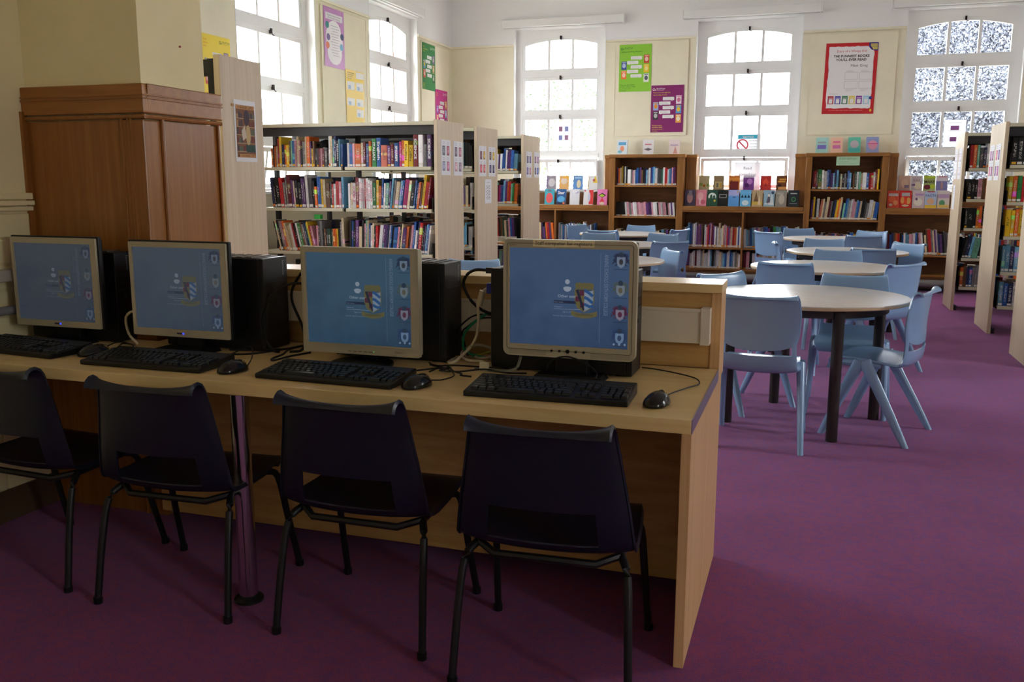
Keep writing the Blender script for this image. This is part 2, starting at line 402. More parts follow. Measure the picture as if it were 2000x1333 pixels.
# blind cassettes over the windows
def blind(label, loc, rotz, L, roll=0):
    t = thing('roller_blind_cassette', label, 'blind', loc, rotz, 'white blind boxes above the windows')
    MB().box(-L/2, L/2, -.11, 0, 0, .105).obj('cassette_box', WHITE, t, .008)
    for s in (-1, 1): MB().box(*sorted((s*L/2, s*(L/2+.012))), -.115, 0, -.004, .109).obj('end_cap', WHITE, t, .004)
    MB().box(-L/2+.02, L/2-.02, -.085, -.07, -.012, 0).obj('bottom_bar', mat('blind_bar', (200,200,202), .4), t)
    t.rotation_euler = (0, roll, rotz)
blind('white blind box above the window beside the lime green poster', (-3.53, WY-.001, 3.58), 0, 1.78)
blind('white blind box above the middle window with the notice', (-.92, WY-.001, 3.58), 0, 1.78)
blind('white blind box above the leafy window on the right', (1.75, WY-.001, 3.58), 0, 1.84)
blind('white blind box above the narrow window by the green poster', (WX+.001, 10.95, 3.58), PI/2, 1.75)

# ------------------------------------------------------------------ outside
struct(box('ground_outside', -45, 45, -30, 60, -.62, -.5, mat('outside_paving', (150,152,142), .9)))
def leaf_cloud(mb, c, r, n, s, seed):
    rd = random.Random(seed)
    for _ in range(n):
        while 1:
            p = Vector((rd.uniform(-1,1), rd.uniform(-1,1), rd.uniform(-1,1)))
            if .35 < p.length < 1: break
        p = Vector((c[0]+p.x*r[0], c[1]+p.y*r[1], c[2]+p.z*r[2]))
        a = Vector((rd.gauss(0,1), rd.gauss(0,1), rd.gauss(0,1))).normalized(); b = a.orthogonal().normalized(); q = s*rd.uniform(.6,1.3)
        b = Matrix.Rotation(rd.uniform(0,6.28), 3, a) @ b; d = a.cross(b)
        mb.quad([tuple(p-b*q), tuple(p+d*q*.5), tuple(p+b*q), tuple(p-d*q*.5)])
def tree(label, loc, clouds, n, s, m, seed, trunk=.18, h=2.2):
    t = thing('tree', label, 'tree', loc)
    mb = MB()
    for i, (c, r) in enumerate(clouds): leaf_cloud(mb, c, r, n, s, seed+i)
    cr = mb.obj('crown', m, t); cr['kind'] = 'stuff'
    tb = MB().tube(spline([(0,0,0),(.1,.05,h*.5),(-.05,0,h),(.1,0,h*1.5)],4), [trunk*(1-.5*i/12) for i in range(13)], 8)
    for i, (c, r) in enumerate(clouds):
        tb.tube(spline([(0,0,h*.8),(c[0]*.5,c[1]*.5,(h+c[2])/2),(c[0],c[1],c[2])],4), [trunk*.45*(1-.8*k/8) for k in range(9)], 6)
    tb.obj('trunk', mat('bark', (110,96,84), .9), t)
LEAFD = mat('copper_leaf', (92,95,106), .6, 0, .25); LEAFG = mat('green_leaf', (70,84,60), .6, 0, .3); LEAFP = mat('pale_green_leaf', (84,96,74), .6, 0, .3)
tree('large dark leafy tree filling the right hand window', (3.2, 21.5, -.5), [((0,0,3.6),(2.6,1.5,2.9)),((-.9,.4,6.0),(2.0,1.4,2.0)),((1.6,-.2,5.8),(2.0,1.4,2.2)),((-.3,-.4,1.8),(2.8,1.4,1.7)),((-.8,-.5,3.8),(2.2,1.2,1.8)),((.6,-.5,2.6),(2.4,1.2,1.5))], 32000, .034, LEAFD, 3)
tree('pale green tree showing low through the left far window', (-6.6, 22, -.5), [((0,0,2.6),(1.5,1,1.6)),((.6,.2,3.6),(1.0,.8,1.2))], 1600, .05, LEAFP, 11, .12, 1.6)
tree('small green tree low outside the narrow side window', (-14, 18.5, -.5), [((0,0,2.2),(1.6,1.4,1.3))], 900, .09, LEAFG, 17, .12, 1.4)
# ------------------------------------------------------------------ oak bookcases along the far wall
BY = 12.70                                   # bookcase front plane
def tall_case(label, xs, shelves):           # xs: cheek0, stile0, in0, in1, stile1, cheek1a, cheek1
    t = thing('tall_bookcase', label, 'bookcase', ((xs[2]+xs[3])/2, BY, 0)); ox = (xs[2]+xs[3])/2
    c0, s0, i0, i1, s1, k0, k1 = [x-ox for x in xs]; D = WY-BY
    for a, b in ((s0,i0),(i1,s1)): MB().box(a, b, 0, D, 0, 1.725).obj('stile', OAK, t, .004)
    for a, b in ((c0,s0),(k0,k1)):
        MB().box(a, b, .16, D, 1.075, 1.715).obj('cheek_panel', OAK, t, .003)
        MB().box(a-.006, b+.004, .15, D, 1.715, 1.765).obj('cheek_cap', OAKH, t, .004)
    MB().box(s0-.012, s1+.012, -.012, D, 1.722, 1.768).obj('top_board', OAKH, t, .008)
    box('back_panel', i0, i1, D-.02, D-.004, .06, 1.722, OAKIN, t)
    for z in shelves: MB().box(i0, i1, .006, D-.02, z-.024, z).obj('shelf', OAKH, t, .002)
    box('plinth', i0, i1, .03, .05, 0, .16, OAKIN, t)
    return t
tall_case('tall oak bookcase with paperbacks between the left and middle windows', (-2.835,-2.735,-2.655,-1.79,-1.70,-1.69,-1.55), (.19,.53,.915,1.345))
tall_case('tall oak bookcase with green label between the middle and leafy windows', (-.25,-.11,-.035,.82,.90,.91,1.02), (.19,.50,.905,1.30))
def low_case(label, x0, x1, divs, shelf=.505):
    ox = (x0+x1)/2; t = thing('low_bookcase', label, 'bookcase', (ox, BY, 0)); a, b = x0-ox+.002, x1-ox-.002; D = WY-BY
    MB().box(a, b, -.008, .30, 1.012, 1.065).obj('ledge_board', OAKH, t, .005)
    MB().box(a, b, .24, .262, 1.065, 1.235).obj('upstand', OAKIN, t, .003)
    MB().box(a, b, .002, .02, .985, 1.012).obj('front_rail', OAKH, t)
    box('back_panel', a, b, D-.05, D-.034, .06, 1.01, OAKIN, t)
    cur = a
    for d in list(divs)+[b+ox]:
        d -= ox
        for z in (.215, shelf): MB().box(cur+.001, d-.001, .006, D-.05, z-.024, z).obj('shelf', OAKH, t, .002)
        if d < b-.01: MB().box(d-.014, d+.014, 0, D-.05, .19, 1.012).obj('divider', OAK, t, .003)
        cur = d
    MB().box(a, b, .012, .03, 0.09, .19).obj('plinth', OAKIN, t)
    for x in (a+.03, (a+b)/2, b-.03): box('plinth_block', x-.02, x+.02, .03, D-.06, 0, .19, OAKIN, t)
    return t
low_case('low oak bookcase under the left far window', -4.85, -2.735, (-3.52,))
low_case('low oak bookcase under the middle window with the notice', -1.70, -.11, (-.885,))
low_case('low oak bookcase under the leafy right window', .90, 3.3, (2.1,), .47)
t = thing('heating_pipe', 'fat grey heating pipe running along the floor under the oak bookcases', 'pipe', (-1, 12.60, 0))
MB().tube([(-3.9,0,.115),(4.4,0,.115)], .05, 14).obj('pipe_run', PIPE, t, smooth=True)
for x in (-3.4,-1.9,-.1,1.25,2.65):
    MB().lathe([(.056,-.02),(.056,.02)], 14).obj('pipe_joint', PIPE, t, smooth=True).matrix_local = Matrix.Translation((x,0,.115)) @ Matrix.Rotation(PI/2, 4, 'Y')
    box('pipe_bracket', x+.1, x+.13, -.03, .06, 0, .07, METALD, t)

# ------------------------------------------------------------------ metal book stacks with wooden ends
ZL = (.32,.72,1.13,1.51); ZR = (.26,.575,.90,1.21,1.54)
def stack(label, xe, y0, y1, dirn, shelves, bays, bw=.9, tall=1.92, name='bookstack'):
    t = thing(name, label, 'bookshelf', (xe, y0, 0)); D = y1-y0; L = bays*bw; sd = .27 if D > .5 else D-.04
    X = lambda a, b: sorted((dirn*a, dirn*b))
    MB().box(*X(0,.032), 0, D, 0, tall).obj('end_panel', PANELW, t, .002)
    MB().box(*X(.034, .034+L), .0, D, tall-.045, tall-.012).obj('top_board', METALC, t, .004)
    box('top_fascia', *X(.034,.034+L), .03, .05, tall-.125, tall-.045, METALD, t)
    if D > .5: box('top_fascia', *X(.034,.034+L), D-.05, D-.03, tall-.125, tall-.045, METALD, t)
    for b in range(bays+1):
        xx = .036+b*bw if b else .036
        MB().box(*X(xx, xx+.03), D/2-.03, D/2+.03, 0, tall-.045).obj('upright', METALD, t)
        MB().box(*X(xx, xx+.03), .02, D-.02, 0.0, .05).obj('base_foot', METALD, t)
    sides = [(.008, .008+sd)] + ([(D-.008-sd, D-.008)] if D > .5 else [])
    for b in range(bays):
        a, c = .068+b*bw, .034+(b+1)*bw-.002
        for z in shelves:
            for (p, q) in sides:
                MB().box(*X(a,c), p, q, z-.03, z).obj('shelf', METALC, t, .003)
                box('bracket', *X(a, a+.004), p+.03, q, z-.03, z+.1, METALD, t)
    return t
LX = -3.2; RX = 1.60; RX1 = 1.50
S1, S2, S3 = (7.60,8.24), (8.62,9.24), (10.16,10.82)
R1, R2, R3 = (10.88,11.50), (9.25,9.95), (7.56,8.22)
stack('long grey metal bookstack nearest the computers full of study books', LX, *S1, -1, ZL, 2)
stack('grey metal bookstack in the middle of the three left stacks', LX, *S2, -1, ZL, 2)
stack('grey metal bookstack farthest back of the three left stacks', LX, *S3, -1, ZL, 2)
stack('metal bookstack at the right nearest the leafy window', RX1, *R1, 1, ZR, 2)
stack('middle metal bookstack of the three on the right', RX, *R2, 1, ZR, 2)
stack('metal bookstack cut by the right edge of the picture', RX, *R3, 1, ZR, 2)
t = thing('shelf_unit', 'pale wooden ended shelf unit standing behind the oak clad pier', 'bookshelf', (-2.5, 3.5, 0))
MB().box(-.032, 0, 0, .315, 0, 1.915).obj('end_panel', PANELW, t, .002)
MB().box(-.072, -.034, .012, .06, 0, 1.90).obj('upright', BLACKM, t)
MB().box(-.30, -.034, .03, .06, 1.83, 1.90).obj('top_fascia', BLACKM, t)
for z in (.3,.7,1.1,1.5): MB().box(-1.0, -.034, .06, .30, z-.03, z).obj('shelf', METALC, t)
box('upright', -1.0, -.97, .03, .3, 0, 1.83, BLACKM, t)
box('picture_pin', 0, .006, .07, .085, 1.70, 1.712, flat((190,160,120)), t)

# ------------------------------------------------------------------ round tables
def make_table():
    t = thing('round_table', '', 'table')
    n = 56; mb = MB()
    mb.lathe([(.52,.716),(.546,.718),(.55,.722),(.55,.735)], n, mi=1)
    mb.lathe([(.55,.735),(.548,.7395),(.54,.741)], n, mi=0)
    mb.obj('table_top', [TTOP, TEDGE], t, smooth=True)
    MB().lathe([(.44,.665),(.44,.716),(.40,.716),(.40,.665)], n).obj('apron_frame', LEGD, t, smooth=True)
    for a in (0,1,2,3):
        an = PI/4+a*PI/2; MB().lathe([(.03,0),(.03,.70)], 16, (.44*math.cos(an), .44*math.sin(an), 0)).obj('leg', LEGD, t, smooth=True)
    return t
TABLES = [((.0,5.41),'round table nearest the computer desk with pale oval shine', -.40), ((.11,7.40),'second round table from the desk in the right row',.2), ((.33,9.18),'third round table from the desk in the right row',.5),
          ((.23,11.3),'round table in the right row closest to the oak bookcases',.1), ((-1.68,7.42),'round table half hidden behind the staff monitor',.3), ((-1.96,9.45),'middle round table of the left row above the staff monitor',0.), ((-2.29,11.5),'round table in the left row closest to the oak bookcases',.4)]
t0 = make_table()
for i, (p, lab, r) in enumerate(TABLES):
    t = t0 if i == 0 else copy_tree(t0)
    t.location = (p[0], p[1], 0); t.rotation_euler = (0,0,r); t['label'] = lab; t['group'] = 'round reading tables'

# ------------------------------------------------------------------ chairs
def shell(prof, widths, nx, dish, slot, lip, thick=.007):
    """prof: (y,z) rows from seat front to back top; widths per row; dish: per-row sideways curl (offset of the edges toward the sitter)"""
    bm = bmesh.new(); R = len(prof); G = []
    nrm = []
    for i in range(R):
        a = Vector(prof[max(i-1,0)]); b = Vector(prof[min(i+1,R-1)]); d = (b-a).normalized(); nrm.append(Vector((-d.y, d.x)) * -1)   # points to the sitter side
    for i in range(R):
        row = []
        for k in range(nx+1):
            u = -1+2*k/nx; x = widths[i]*math.sin(u*PI/2*.92)/math.sin(PI/2*.92)
            o = dish[i]*u*u - (lip if abs(u) > .97 else 0)
            y = prof[i][0]+nrm[i].x*o; z = prof[i][1]+nrm[i].y*o
            sz = slot(i, u)
            row.append(bm.verts.new((x, y, z+sz)))
        G.append(row)
    for i in range(R-1):
        for k in range(nx):
            uc = -1+2*(k+.5)/nx
            if slot(None, (i, uc)): continue
            bm.faces.new((G[i][k], G[i][k+1], G[i+1][k+1], G[i+1][k]))
    bmesh.ops.delete(bm, geom=[v for v in bm.verts if not v.link_faces], context='VERTS')
    bmesh.ops.recalc_face_normals(bm, faces=bm.faces)
    bmesh.ops.solidify(bm, geom=bm.faces[:], thickness=thick)
    bmesh.ops.recalc_face_normals(bm, faces=bm.faces)
    me = bpy.data.meshes.new('shell'); bm.to_mesh(me); bm.free()
    for p in me.polygons: p.use_smooth = True
    me.set_sharp_from_angle(angle=.9)
    return me
def make_blue():
    t = thing('school_chair', '', 'chair')
    ctrl = [(.225,.385),(.228,.41),(.205,.432),(.13,.438),(.03,.430),(-.07,.418),(-.145,.404),(-.188,.430),(-.199,.50),(-.199,.555),(-.196,.60),(-.197,.66),(-.202,.72),(-.207,.775),(-.211,.794),(-.218,.800),(-.228,.798),(-.232,.788)]
    wd = [.170,.180,.190,.198,.202,.202,.200,.196,.190,.188,.200,.206,.205,.198,.192,.188,.187,.187]
    dish = [-.006,-.006,0,.008,.014,.018,.026,.034,.036,.036,.034,.032,.028,.024,.022,.020,.019,.018]
    prof = [tuple(p) for p in [(v.x, v.y) for v in spline([(y,z,0) for y,z in ctrl], 2)]]
    def ip(a): return [x for i in range(len(a)-1) for x in (a[i], (a[i]+a[i+1])/2)]+[a[-1]]
    wd, dish = ip(wd), ip(dish)
    i0, i1 = 16, 18                      # slot rows
    def slot(i, u):
        if i is None:
            r, uu = u; return i0 <= r < i1 and abs(uu) < .74
        if i == i1: return -.034*max(0, 1-(u/.8)**2)
        if i == i0: return -.006*max(0, 1-(u/.8)**2)
        return 0
    me = shell(prof, wd, 22, dish, slot, .013, .008); me.materials.append(BLUEC); link('seat_shell', me, t)
    for s in (-1, 1):
        for fy, fx in ((.225,.222),(-.225,.238)):
            top = Vector((s*.203, .045 if fy > 0 else .02, .428)); foot = Vector((s*fx, fy, 0))
            pts = [top.lerp(foot, k/6) for k in range(7)]; mb = MB()
            r = [.034,.031,.028,.026,.024,.022,.021]
            mb.tube(pts, r, 12, sx=.72, sy=1.0); lo = [i for i, v in enumerate(mb.v) if v[2] < .04]
            for i in lo: mb.v[i] = (mb.v[i][0], mb.v[i][1], max(0, min(mb.v[i][2], .02)*0 if mb.v[i][2] < .03 else mb.v[i][2]))
            mb.obj('leg', BLUEC, t, smooth=True)
        MB().tube([(s*.188, .19, .405),(s*.192, .10, .412),(s*.194,.03,.415),(s*.188,-.06,.405)], [.012,.02,.024,.012], 8).obj('side_rail', BLUEC, t, smooth=True)
    return t
def face(dx, dy): return math.atan2(-dx, dy)
CH = [((-.215,4.92),face(.05,1),'powder blue chair with its back turned beside the desk end panel'),
 ((.40,5.29),face(-.94,.34),'powder blue chair on the right of the nearest round table'),
 ((.26,5.80),face(-.08,-1),'powder blue chair facing us across the nearest round table'),
 ((-.36,5.70),face(.77,-.64),'powder blue chair whose top just shows over the desk corner'),
 ((-.143,7.00),face(.1,1),'powder blue chair with back turned at the near side of the second right table'),
 ((.50,7.13),face(-.75,.66),'powder blue chair on the aisle side of the second right table'),
 ((.222,8.07),face(-.05,-1),'powder blue chair facing us behind the second right table'),
 ((-.37,11.40),face(.55,.83),'powder blue chair with open slot left of the farthest right table'),
 ((-.10,9.14),face(1,.1),'powder blue chair seen edge on left of the third right table'),
 ((-.09,12.08),face(.3,-.95),'powder blue chair at the far left of the farthest right table'),
 ((.135,9.74),face(0,-1),'powder blue chair facing us behind the third right table'),
 ((.52,10.98),face(-.2,1),'powder blue chair with back turned at the farthest right table'),
 ((.60,11.68),face(-.5,-.85),'powder blue chair at the far right of the farthest right table'),
 ((.75,9.38),face(-.75,-.66),'powder blue chair on the aisle side of the third right table'),
 ((.49,8.78),face(-.2,1),'powder blue chair with back turned at the near side of the third right table'),
 ((-2.90,12.12),face(.85,-.5),'powder blue chair at the left of the farthest left table'),
 ((-2.39,11.08),face(.1,1),'powder blue chair with back turned at the farthest left table'),
 ((-2.30,10.07),face(.1,-1),'powder blue chair facing us behind the staff monitor'),
 ((-2.21,12.18),face(0,-1),'powder blue chair facing us in front of the tall bookcase'),
 ((-1.74,11.50),face(-.85,.4),'powder blue chair on the right of the farthest left table'),
 ((-1.66,10.15),face(-.35,-.93),'powder blue chair facing us at the right of the middle left table'),
 ((-1.42,9.13),face(-.55,.83),'powder blue chair with back turned at the right of the middle left table'),
 ((-1.30,7.69),face(-.85,-.5),'powder blue chair just above the desk riser right of the staff monitor'),
 ((-2.30,6.05),face(.25,-.97),'powder blue chair top showing between the two right hand computers')]
c0 = make_blue()
for i, (p, r, lab) in enumerate(CH):
    t = c0 if i == 0 else copy_tree(c0)
    t.location = (p[0], p[1], 0); t.rotation_euler = (0,0,r); t['label'] = lab; t['group'] = 'powder blue school chairs at the round tables'

def make_navy():
    t = thing('computer_chair', '', 'chair')
    ctrl = [(.205,.375),(.212,.40),(.195,.418),(.12,.418),(.02,.408),(-.08,.398),(-.14,.395),(-.172,.410),(-.186,.44),(-.194,.475),(-.20,.52),(-.206,.58),(-.212,.65),(-.218,.71),(-.221,.736),(-.228,.744),(-.238,.741),(-.243,.730)]
    wd = [.200,.212,.222,.232,.240,.246,.248,.247,.244,.240,.234,.224,.212,.202,.197,.193,.192,.192]
    dish = [-.004,0,.004,.008,.012,.02,.03,.04,.046,.048,.048,.047,.044,.040,.037,.034,.033,.032]
    prof = [(v.x, v.y) for v in spline([(y,z,0) for y,z in ctrl], 2)]
    def ip(a): return [x for i in range(len(a)-1) for x in (a[i], (a[i]+a[i+1])/2)]+[a[-1]]
    wd, dish = ip(wd), ip(dish)
    i0, i1 = 15, 20
    def slot(i, u):
        if i is None:
            r, uu = u; return i0 <= r < i1 and abs(uu) < .5
        return 0
    me = shell(prof, wd, 22, dish, slot, .016, .006); me.materials.append(NAVY); link('seat_shell', me, t)
    r = .0115
    for s in (-1, 1):
        MB().tube(spline([(s*.20,.11,.39),(s*.222,.15,.36),(s*.232,.19,.2),(s*.242,.24,.012)],4), r, 10).obj('leg', BLACKM, t, smooth=True)
        MB().tube(spline([(s*.20,-.10,.378),(s*.225,-.15,.34),(s*.235,-.185,.2),(s*.243,-.215,.012)],4), r, 10).obj('leg', BLACKM, t, smooth=True)
        MB().tube([(s*.20,.11,.388),(s*.20,-.10,.378)], r, 8).obj('side_frame', BLACKM, t, smooth=True)
        for y in (.24,-.215): MB().lathe([(.0145,0),(.015,.02)], 10, (s*.2425,y,0)).obj('foot_cap', BLACKP, t)
    MB().tube([(-.20,-.10,.378),(-.14,-.15,.366),(.14,-.15,.366),(.20,-.10,.378)], r, 8).obj('rear_rail', BLACKM, t, smooth=True)
    MB().tube([(-.20,.11,.388),(.20,.11,.388)], r, 8).obj('front_rail', BLACKM, t, smooth=True)
    return t
n0 = make_navy()
for i, (p, r, lab) in enumerate([((-.64,2.36),.05,'navy plastic chair pushed up in front of the staff computer'), ((-1.245,2.44),0.,'navy plastic chair to the right of the chrome desk leg'),
      ((-1.92,2.44),.04,'navy plastic chair to the left of the chrome desk leg'), ((-2.54,2.48),-.06,'navy plastic chair cut off by the left edge of the picture')]):
    t = n0 if i == 0 else copy_tree(n0)
    t.location = (p[0], p[1], 0); t.rotation_euler = (0,0,r); t['label'] = lab; t['group'] = 'navy chairs at the computer desk'
# ------------------------------------------------------------------ computer desk
DZ = .74
desk = thing('computer_desk', 'long light wood computer desk with a raised back shelf and end panel', 'desk', (-1.6, 2.8, 0))
def db(name, x0, x1, y0, y1, z0, z1, m, bev=0, par=None):
    return MB().box(x0+1.6, x1+1.6, y0-2.8, y1-2.8, z0, z1).obj(name, m, par or desk, bev)
_w = MB(); _pl = [(-1.43,-.43),(1.3255,-.43),(1.3255,.285),(-.84,.285),(-.84,.128),(-1.43,.128)]
_w.v = [(x,y,z) for z in (.70,DZ) for x,y in _pl]; _w.f = [(5,4,3,2,1,0),(6,7,8,9,10,11)]+[(i,(i+1)%6,6+(i+1)%6,6+i) for i in range(6)]; _w.m = [0]*8
_w.obj('worktop', DESKW, desk, .002)
db('edge_strip', -.2745, -.2715, 2.372, 3.08, .701, DZ+.001, ALU)
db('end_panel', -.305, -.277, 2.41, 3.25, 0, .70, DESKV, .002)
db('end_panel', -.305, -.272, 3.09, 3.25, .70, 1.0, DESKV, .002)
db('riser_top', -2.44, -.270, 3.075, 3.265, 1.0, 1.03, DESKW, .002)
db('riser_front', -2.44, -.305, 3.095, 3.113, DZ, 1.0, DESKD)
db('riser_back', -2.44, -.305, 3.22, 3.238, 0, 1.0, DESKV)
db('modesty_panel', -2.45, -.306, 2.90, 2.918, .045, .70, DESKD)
tr = db('cable_trunking', -2.42, -.315, 3.045, 3.095, .83, .938, TRUNK, .003)
db('trunking_lid', -2.42, -.315, 3.040, 3.046, .938, .949, TRUNK, .002)
db('trunking_end_cap', -.335, -.303, 3.038, 3.096, .826, .951, TRUNK, .003)
db('trunking_joint', -1.20, -1.16, 3.042, 3.047, .832, .936, TRUNK)
lg = MB().lathe([(.030,.018),(.030,.70)], 24, (-.10,-.405,0)).obj('leg', CHROME, desk, smooth=True)
MB().lathe([(.048,0),(.048,.008),(.036,.02),(.03,.022)], 24, (-.10,-.405,0)).obj('leg_foot', BLACKP, lg, smooth=True)
for x in (-2.9,): db('wall_bracket', x-.1, x+.1, 2.9, 2.93, .66, .70, BLACKM)

# ------------------------------------------------------------------ screens
def screen_mat(name, a, b, e):
    m = mat(name, a, .25, 0, .3); B = bsdf(m); B.inputs['Base Color'].default_value = (.008,.008,.01,1)
    v = coords(m, (1,1,1)); s = nd(m, 'ShaderNodeSeparateXYZ'); lk(m, v, s.inputs[0])
    n = noise(m, v, 5, 3); ad = nd(m, 'ShaderNodeMath', operation='MULTIPLY_ADD'); lk(m, s.outputs[2], ad.inputs[0]); ad.inputs[1].default_value = -1.5; ad.inputs[2].default_value = .25
    a2 = nd(m, 'ShaderNodeMath', operation='ADD'); lk(m, ad.outputs[0], a2.inputs[0]); lk(m, n, a2.inputs[1])
    lk(m, ramp(m, a2.outputs[0], [(.3, a), (.85, b)]), B.inputs['Emission Color']); B.inputs['Emission Strength'].default_value = e
    return m
SHIELD = [(-.42,.5),(.42,.5),(.42,-.05),(.3,-.32),(0,-.5),(-.3,-.32),(-.42,-.05)]
def screen_art(par, w, h, tint, cut=0):
    """log-in page: w x h, origin at the top left corner of the picture, y=0 plane"""
    g = lambda c: glow(tuple(int(c[i]*(1-tint[3])+tint[i]*tint[3]) for i in range(3)), tint[4])
    U = lambda u: u*w; V = lambda v: -v*h; y = -.0006
    def part(name, cols, fn):
        mb = MB(); fn(mb); o = mb.obj(name, [g(c) for c in cols], par)
        if name in ('sign_in_text', 'tray_icons'): o['kind'] = 'stuff'
    def user(mb):
        disc(mb, U(.492), V(.336), .020*w, .020*w, y)
        mb.quad([(U(.492)+.034*w*math.cos(a), y, V(.40)+(.012 if math.sin(a) > 0 else .030)*w*math.sin(a)) for a in [2*PI*k/20 for k in range(20)]])
    part('user_icon', [(205,212,222)], user)
    part('user_name', [(205,212,222)], lambda m: add_text(m, 'Other user', U(.49), V(.497), .034*w, y-.0012, bold=.008))
    part('name_field', [(24,30,56)], lambda m: rect(m, U(.379), U(.60), V(.56), V(.531), y))
    def lines(m):
        add_text(m, 'User name', U(.383), V(.553), .017*w, y-.0004, align='LEFT'); add_text(m, 'Password', U(.383), V(.602), .017*w, y, align='LEFT')
        rect(m, U(.379), U(.603), V(.620), V(.616), y); add_text(m, 'Sign in to: CAMBRIDGE'[:11], U(.49), V(.652), .018*w, y); add_text(m, 'How do I sign in to another domain?', U(.488), V(.694), .0155*w, y)
    part('sign_in_text', [(170,182,200)], lines)
    y2 = y-.0003; cx, cz = U(.635), V(.525); S = .175*w
    def crest(m):
        m.quad([(cx+(x*1.12)*S, y, cz+(z*1.08)*S) for x, z in SHIELD], 0)                       # gold rim
        for k in range(7): disc(m, cx+(-.36+.12*k)*S, V(.375)+.02*S*(k % 2), .085*S, .16*S, y, 0, 12)
        rect(m, cx-.36*S, cx+.36*S, V(.423), V(.412), y2, 1)
        m.quad([(cx-.42*S,y2,cz+.5*S),(cx,y2,cz+.5*S),(cx,y2,cz-.5*S),(cx-.3*S,y2,cz-.32*S),(cx-.42*S,y2,cz-.05*S)], 0)
        for a, b in ((-.22,.26),(-.42,-.02),(-.2,-.3)): m.quad([(cx+a*S,y2-.0001,cz+(b+.22)*S),(cx+(a+.2)*S,y2-.0001,cz+(b+.22)*S),(cx+(a+.2)*S,y2-.0001,cz+(b-.02)*S),(cx+a*S,y2-.0001,cz+(b-.02)*S)], 2)
        m.quad([(cx-.42*S,y2-.0002,cz+.5*S),(cx-.27*S,y2-.0002,cz+.5*S),(cx+.02*S,y2-.0002,cz-.42*S),(cx-.06*S,y2-.0002,cz-.46*S)], 1)
        m.quad([(cx,y2,cz+.5*S),(cx+.42*S,y2,cz+.5*S),(cx+.42*S,y2,cz-.05*S),(cx+.3*S,y2,cz-.32*S),(cx,y2,cz-.5*S)], 3)
        for k in range(3):
            zt = .48-.32*k; pts = [(x, zt-.22*(x/.42)+.03*math.sin(x*12)) for x in (0,.1,.2,.3,.41)]
            pts = [(cx+x*S, cz+max(z, -.42+.5*x)*S) for x, z in pts]; ribbon(m, pts, .14*S, y2-.0001, 4)
        for k in range(8):
            x0, x1 = -.62+.155*k, -.62+.155*(k+1); f = lambda x: V(.64)-.14*(1-(x/.62)**2)*S
            m.quad([(cx+x0*S,y2,f(x0)-.16*S),(cx+x1*S,y2,f(x1)-.16*S),(cx+x1*S,y2,f(x1)+.07*S),(cx+x0*S,y2,f(x0)+.07*S)], 0)
        add_text(m, 'GAUDEAMUS', cx, V(.64)-.17*S, .13*S, y2-.0003, 1, wide=1.1)
    part('school_crest', [(132,112,46),(34,28,38),(104,26,42),(176,186,200),(38,92,160)], crest)
    part('divider_line', [(120,140,170)], lambda m: rect(m, U(.763), U(.766), V(.95), V(.03), y))
    part('college_name', [(150,164,188)], lambda m: add_text(m, 'ANNING SCHOOLS SIXTH FORM COLLEGE', U(.797), V(.05), .046*w, y, align='LEFT', vert=True, wide=.62*.9))
    def arms(c, sh, mant, inner):
        def f(m):
            cx, cz, S = U(.93), V(c), .066*w; k = 1 if cut == 0 else 1
            for s in (-1, 1):
                for ph, rr, ox, oz in ((0,.34,.72,-.35),(1.2,.40,.80,.25),(2.4,.26,.62,.82)):
                    pts = [(cx+s*(ox+rr*math.cos(ph+a*.5)*(1-.06*a))*S, cz+(oz+rr*math.sin(ph+a*.5)*(1-.06*a))*S) for a in range(11)]
                    ribbon(m, pts, .13*S, y, 1)
                m.quad([(cx+s*.1*S,y,cz+.8*S),(cx+s*.55*S,y,cz+.95*S),(cx+s*.9*S,y,cz+.2*S),(cx+s*.5*S,y,cz-.2*S)], 1)
            m.quad([(cx+x*1.25*S, y2, cz+(z-.1)*1.35*S) for x, z in SHIELD], 0)
            disc(m, cx, cz+.82*S, .30*S, .34*S, y2, 2, 12); disc(m, cx, cz-.05*S, .26*S, .36*S, y2-.0002, 3, 10)
            rect(m, cx-.8*S, cx+.8*S, cz-1.02*S, cz-.95*S, y, 2)
        part('coat_of_arms', [sh, mant, (42,52,66), inner], f)
    arms(.115, (150,162,180), (40,40,66), (62,52,52)); arms(.40, (150,158,160), (92,98,84), (120,104,66))
    arms(.645, (168,150,164), (96,30,54), (110,30,50)); arms(.885, (140,166,200), (46,62,104), (54,72,104))
    def tray(m):
        for u in (.885, .93, .975): disc(m, U(u), V(.955), .009*w, .009*w, y-.0006)
    part('tray_icons', [(170,190,215)], tray)
def rrect(x0, x1, z0, z1, r, n=5):
    P = []
    for cx, cz, a in ((x1-r,z1-r,0),(x0+r,z1-r,PI/2),(x0+r,z0+r,PI),(x1-r,z0+r,1.5*PI)):
        for k in range(n+1): P.append((cx+r*math.cos(a+PI/2*k/n), cz+r*math.sin(a+PI/2*k/n)))
    return P
def frame_mesh(mb, out, inn, y0, y1, mi=0):
    """picture-frame ring between two rounded rectangles with equal point counts"""
    n = len(out); b = len(mb.v)
    mb.v += [(x,y0,z) for x,z in out]+[(x,y0,z) for x,z in inn]+[(x,y1,z) for x,z in out]+[(x,y1,z) for x,z in inn]
    for i in range(n):
        j = (i+1) % n
        for q in ((i,j,n+j,n+i),(2*n+i,3*n+i,3*n+j,2*n+j),(i,2*n+i,2*n+j,j),(n+i,n+j,3*n+j,3*n+i)):
            mb.f.append(tuple(b+k for k in q)); mb.m.append(mi)
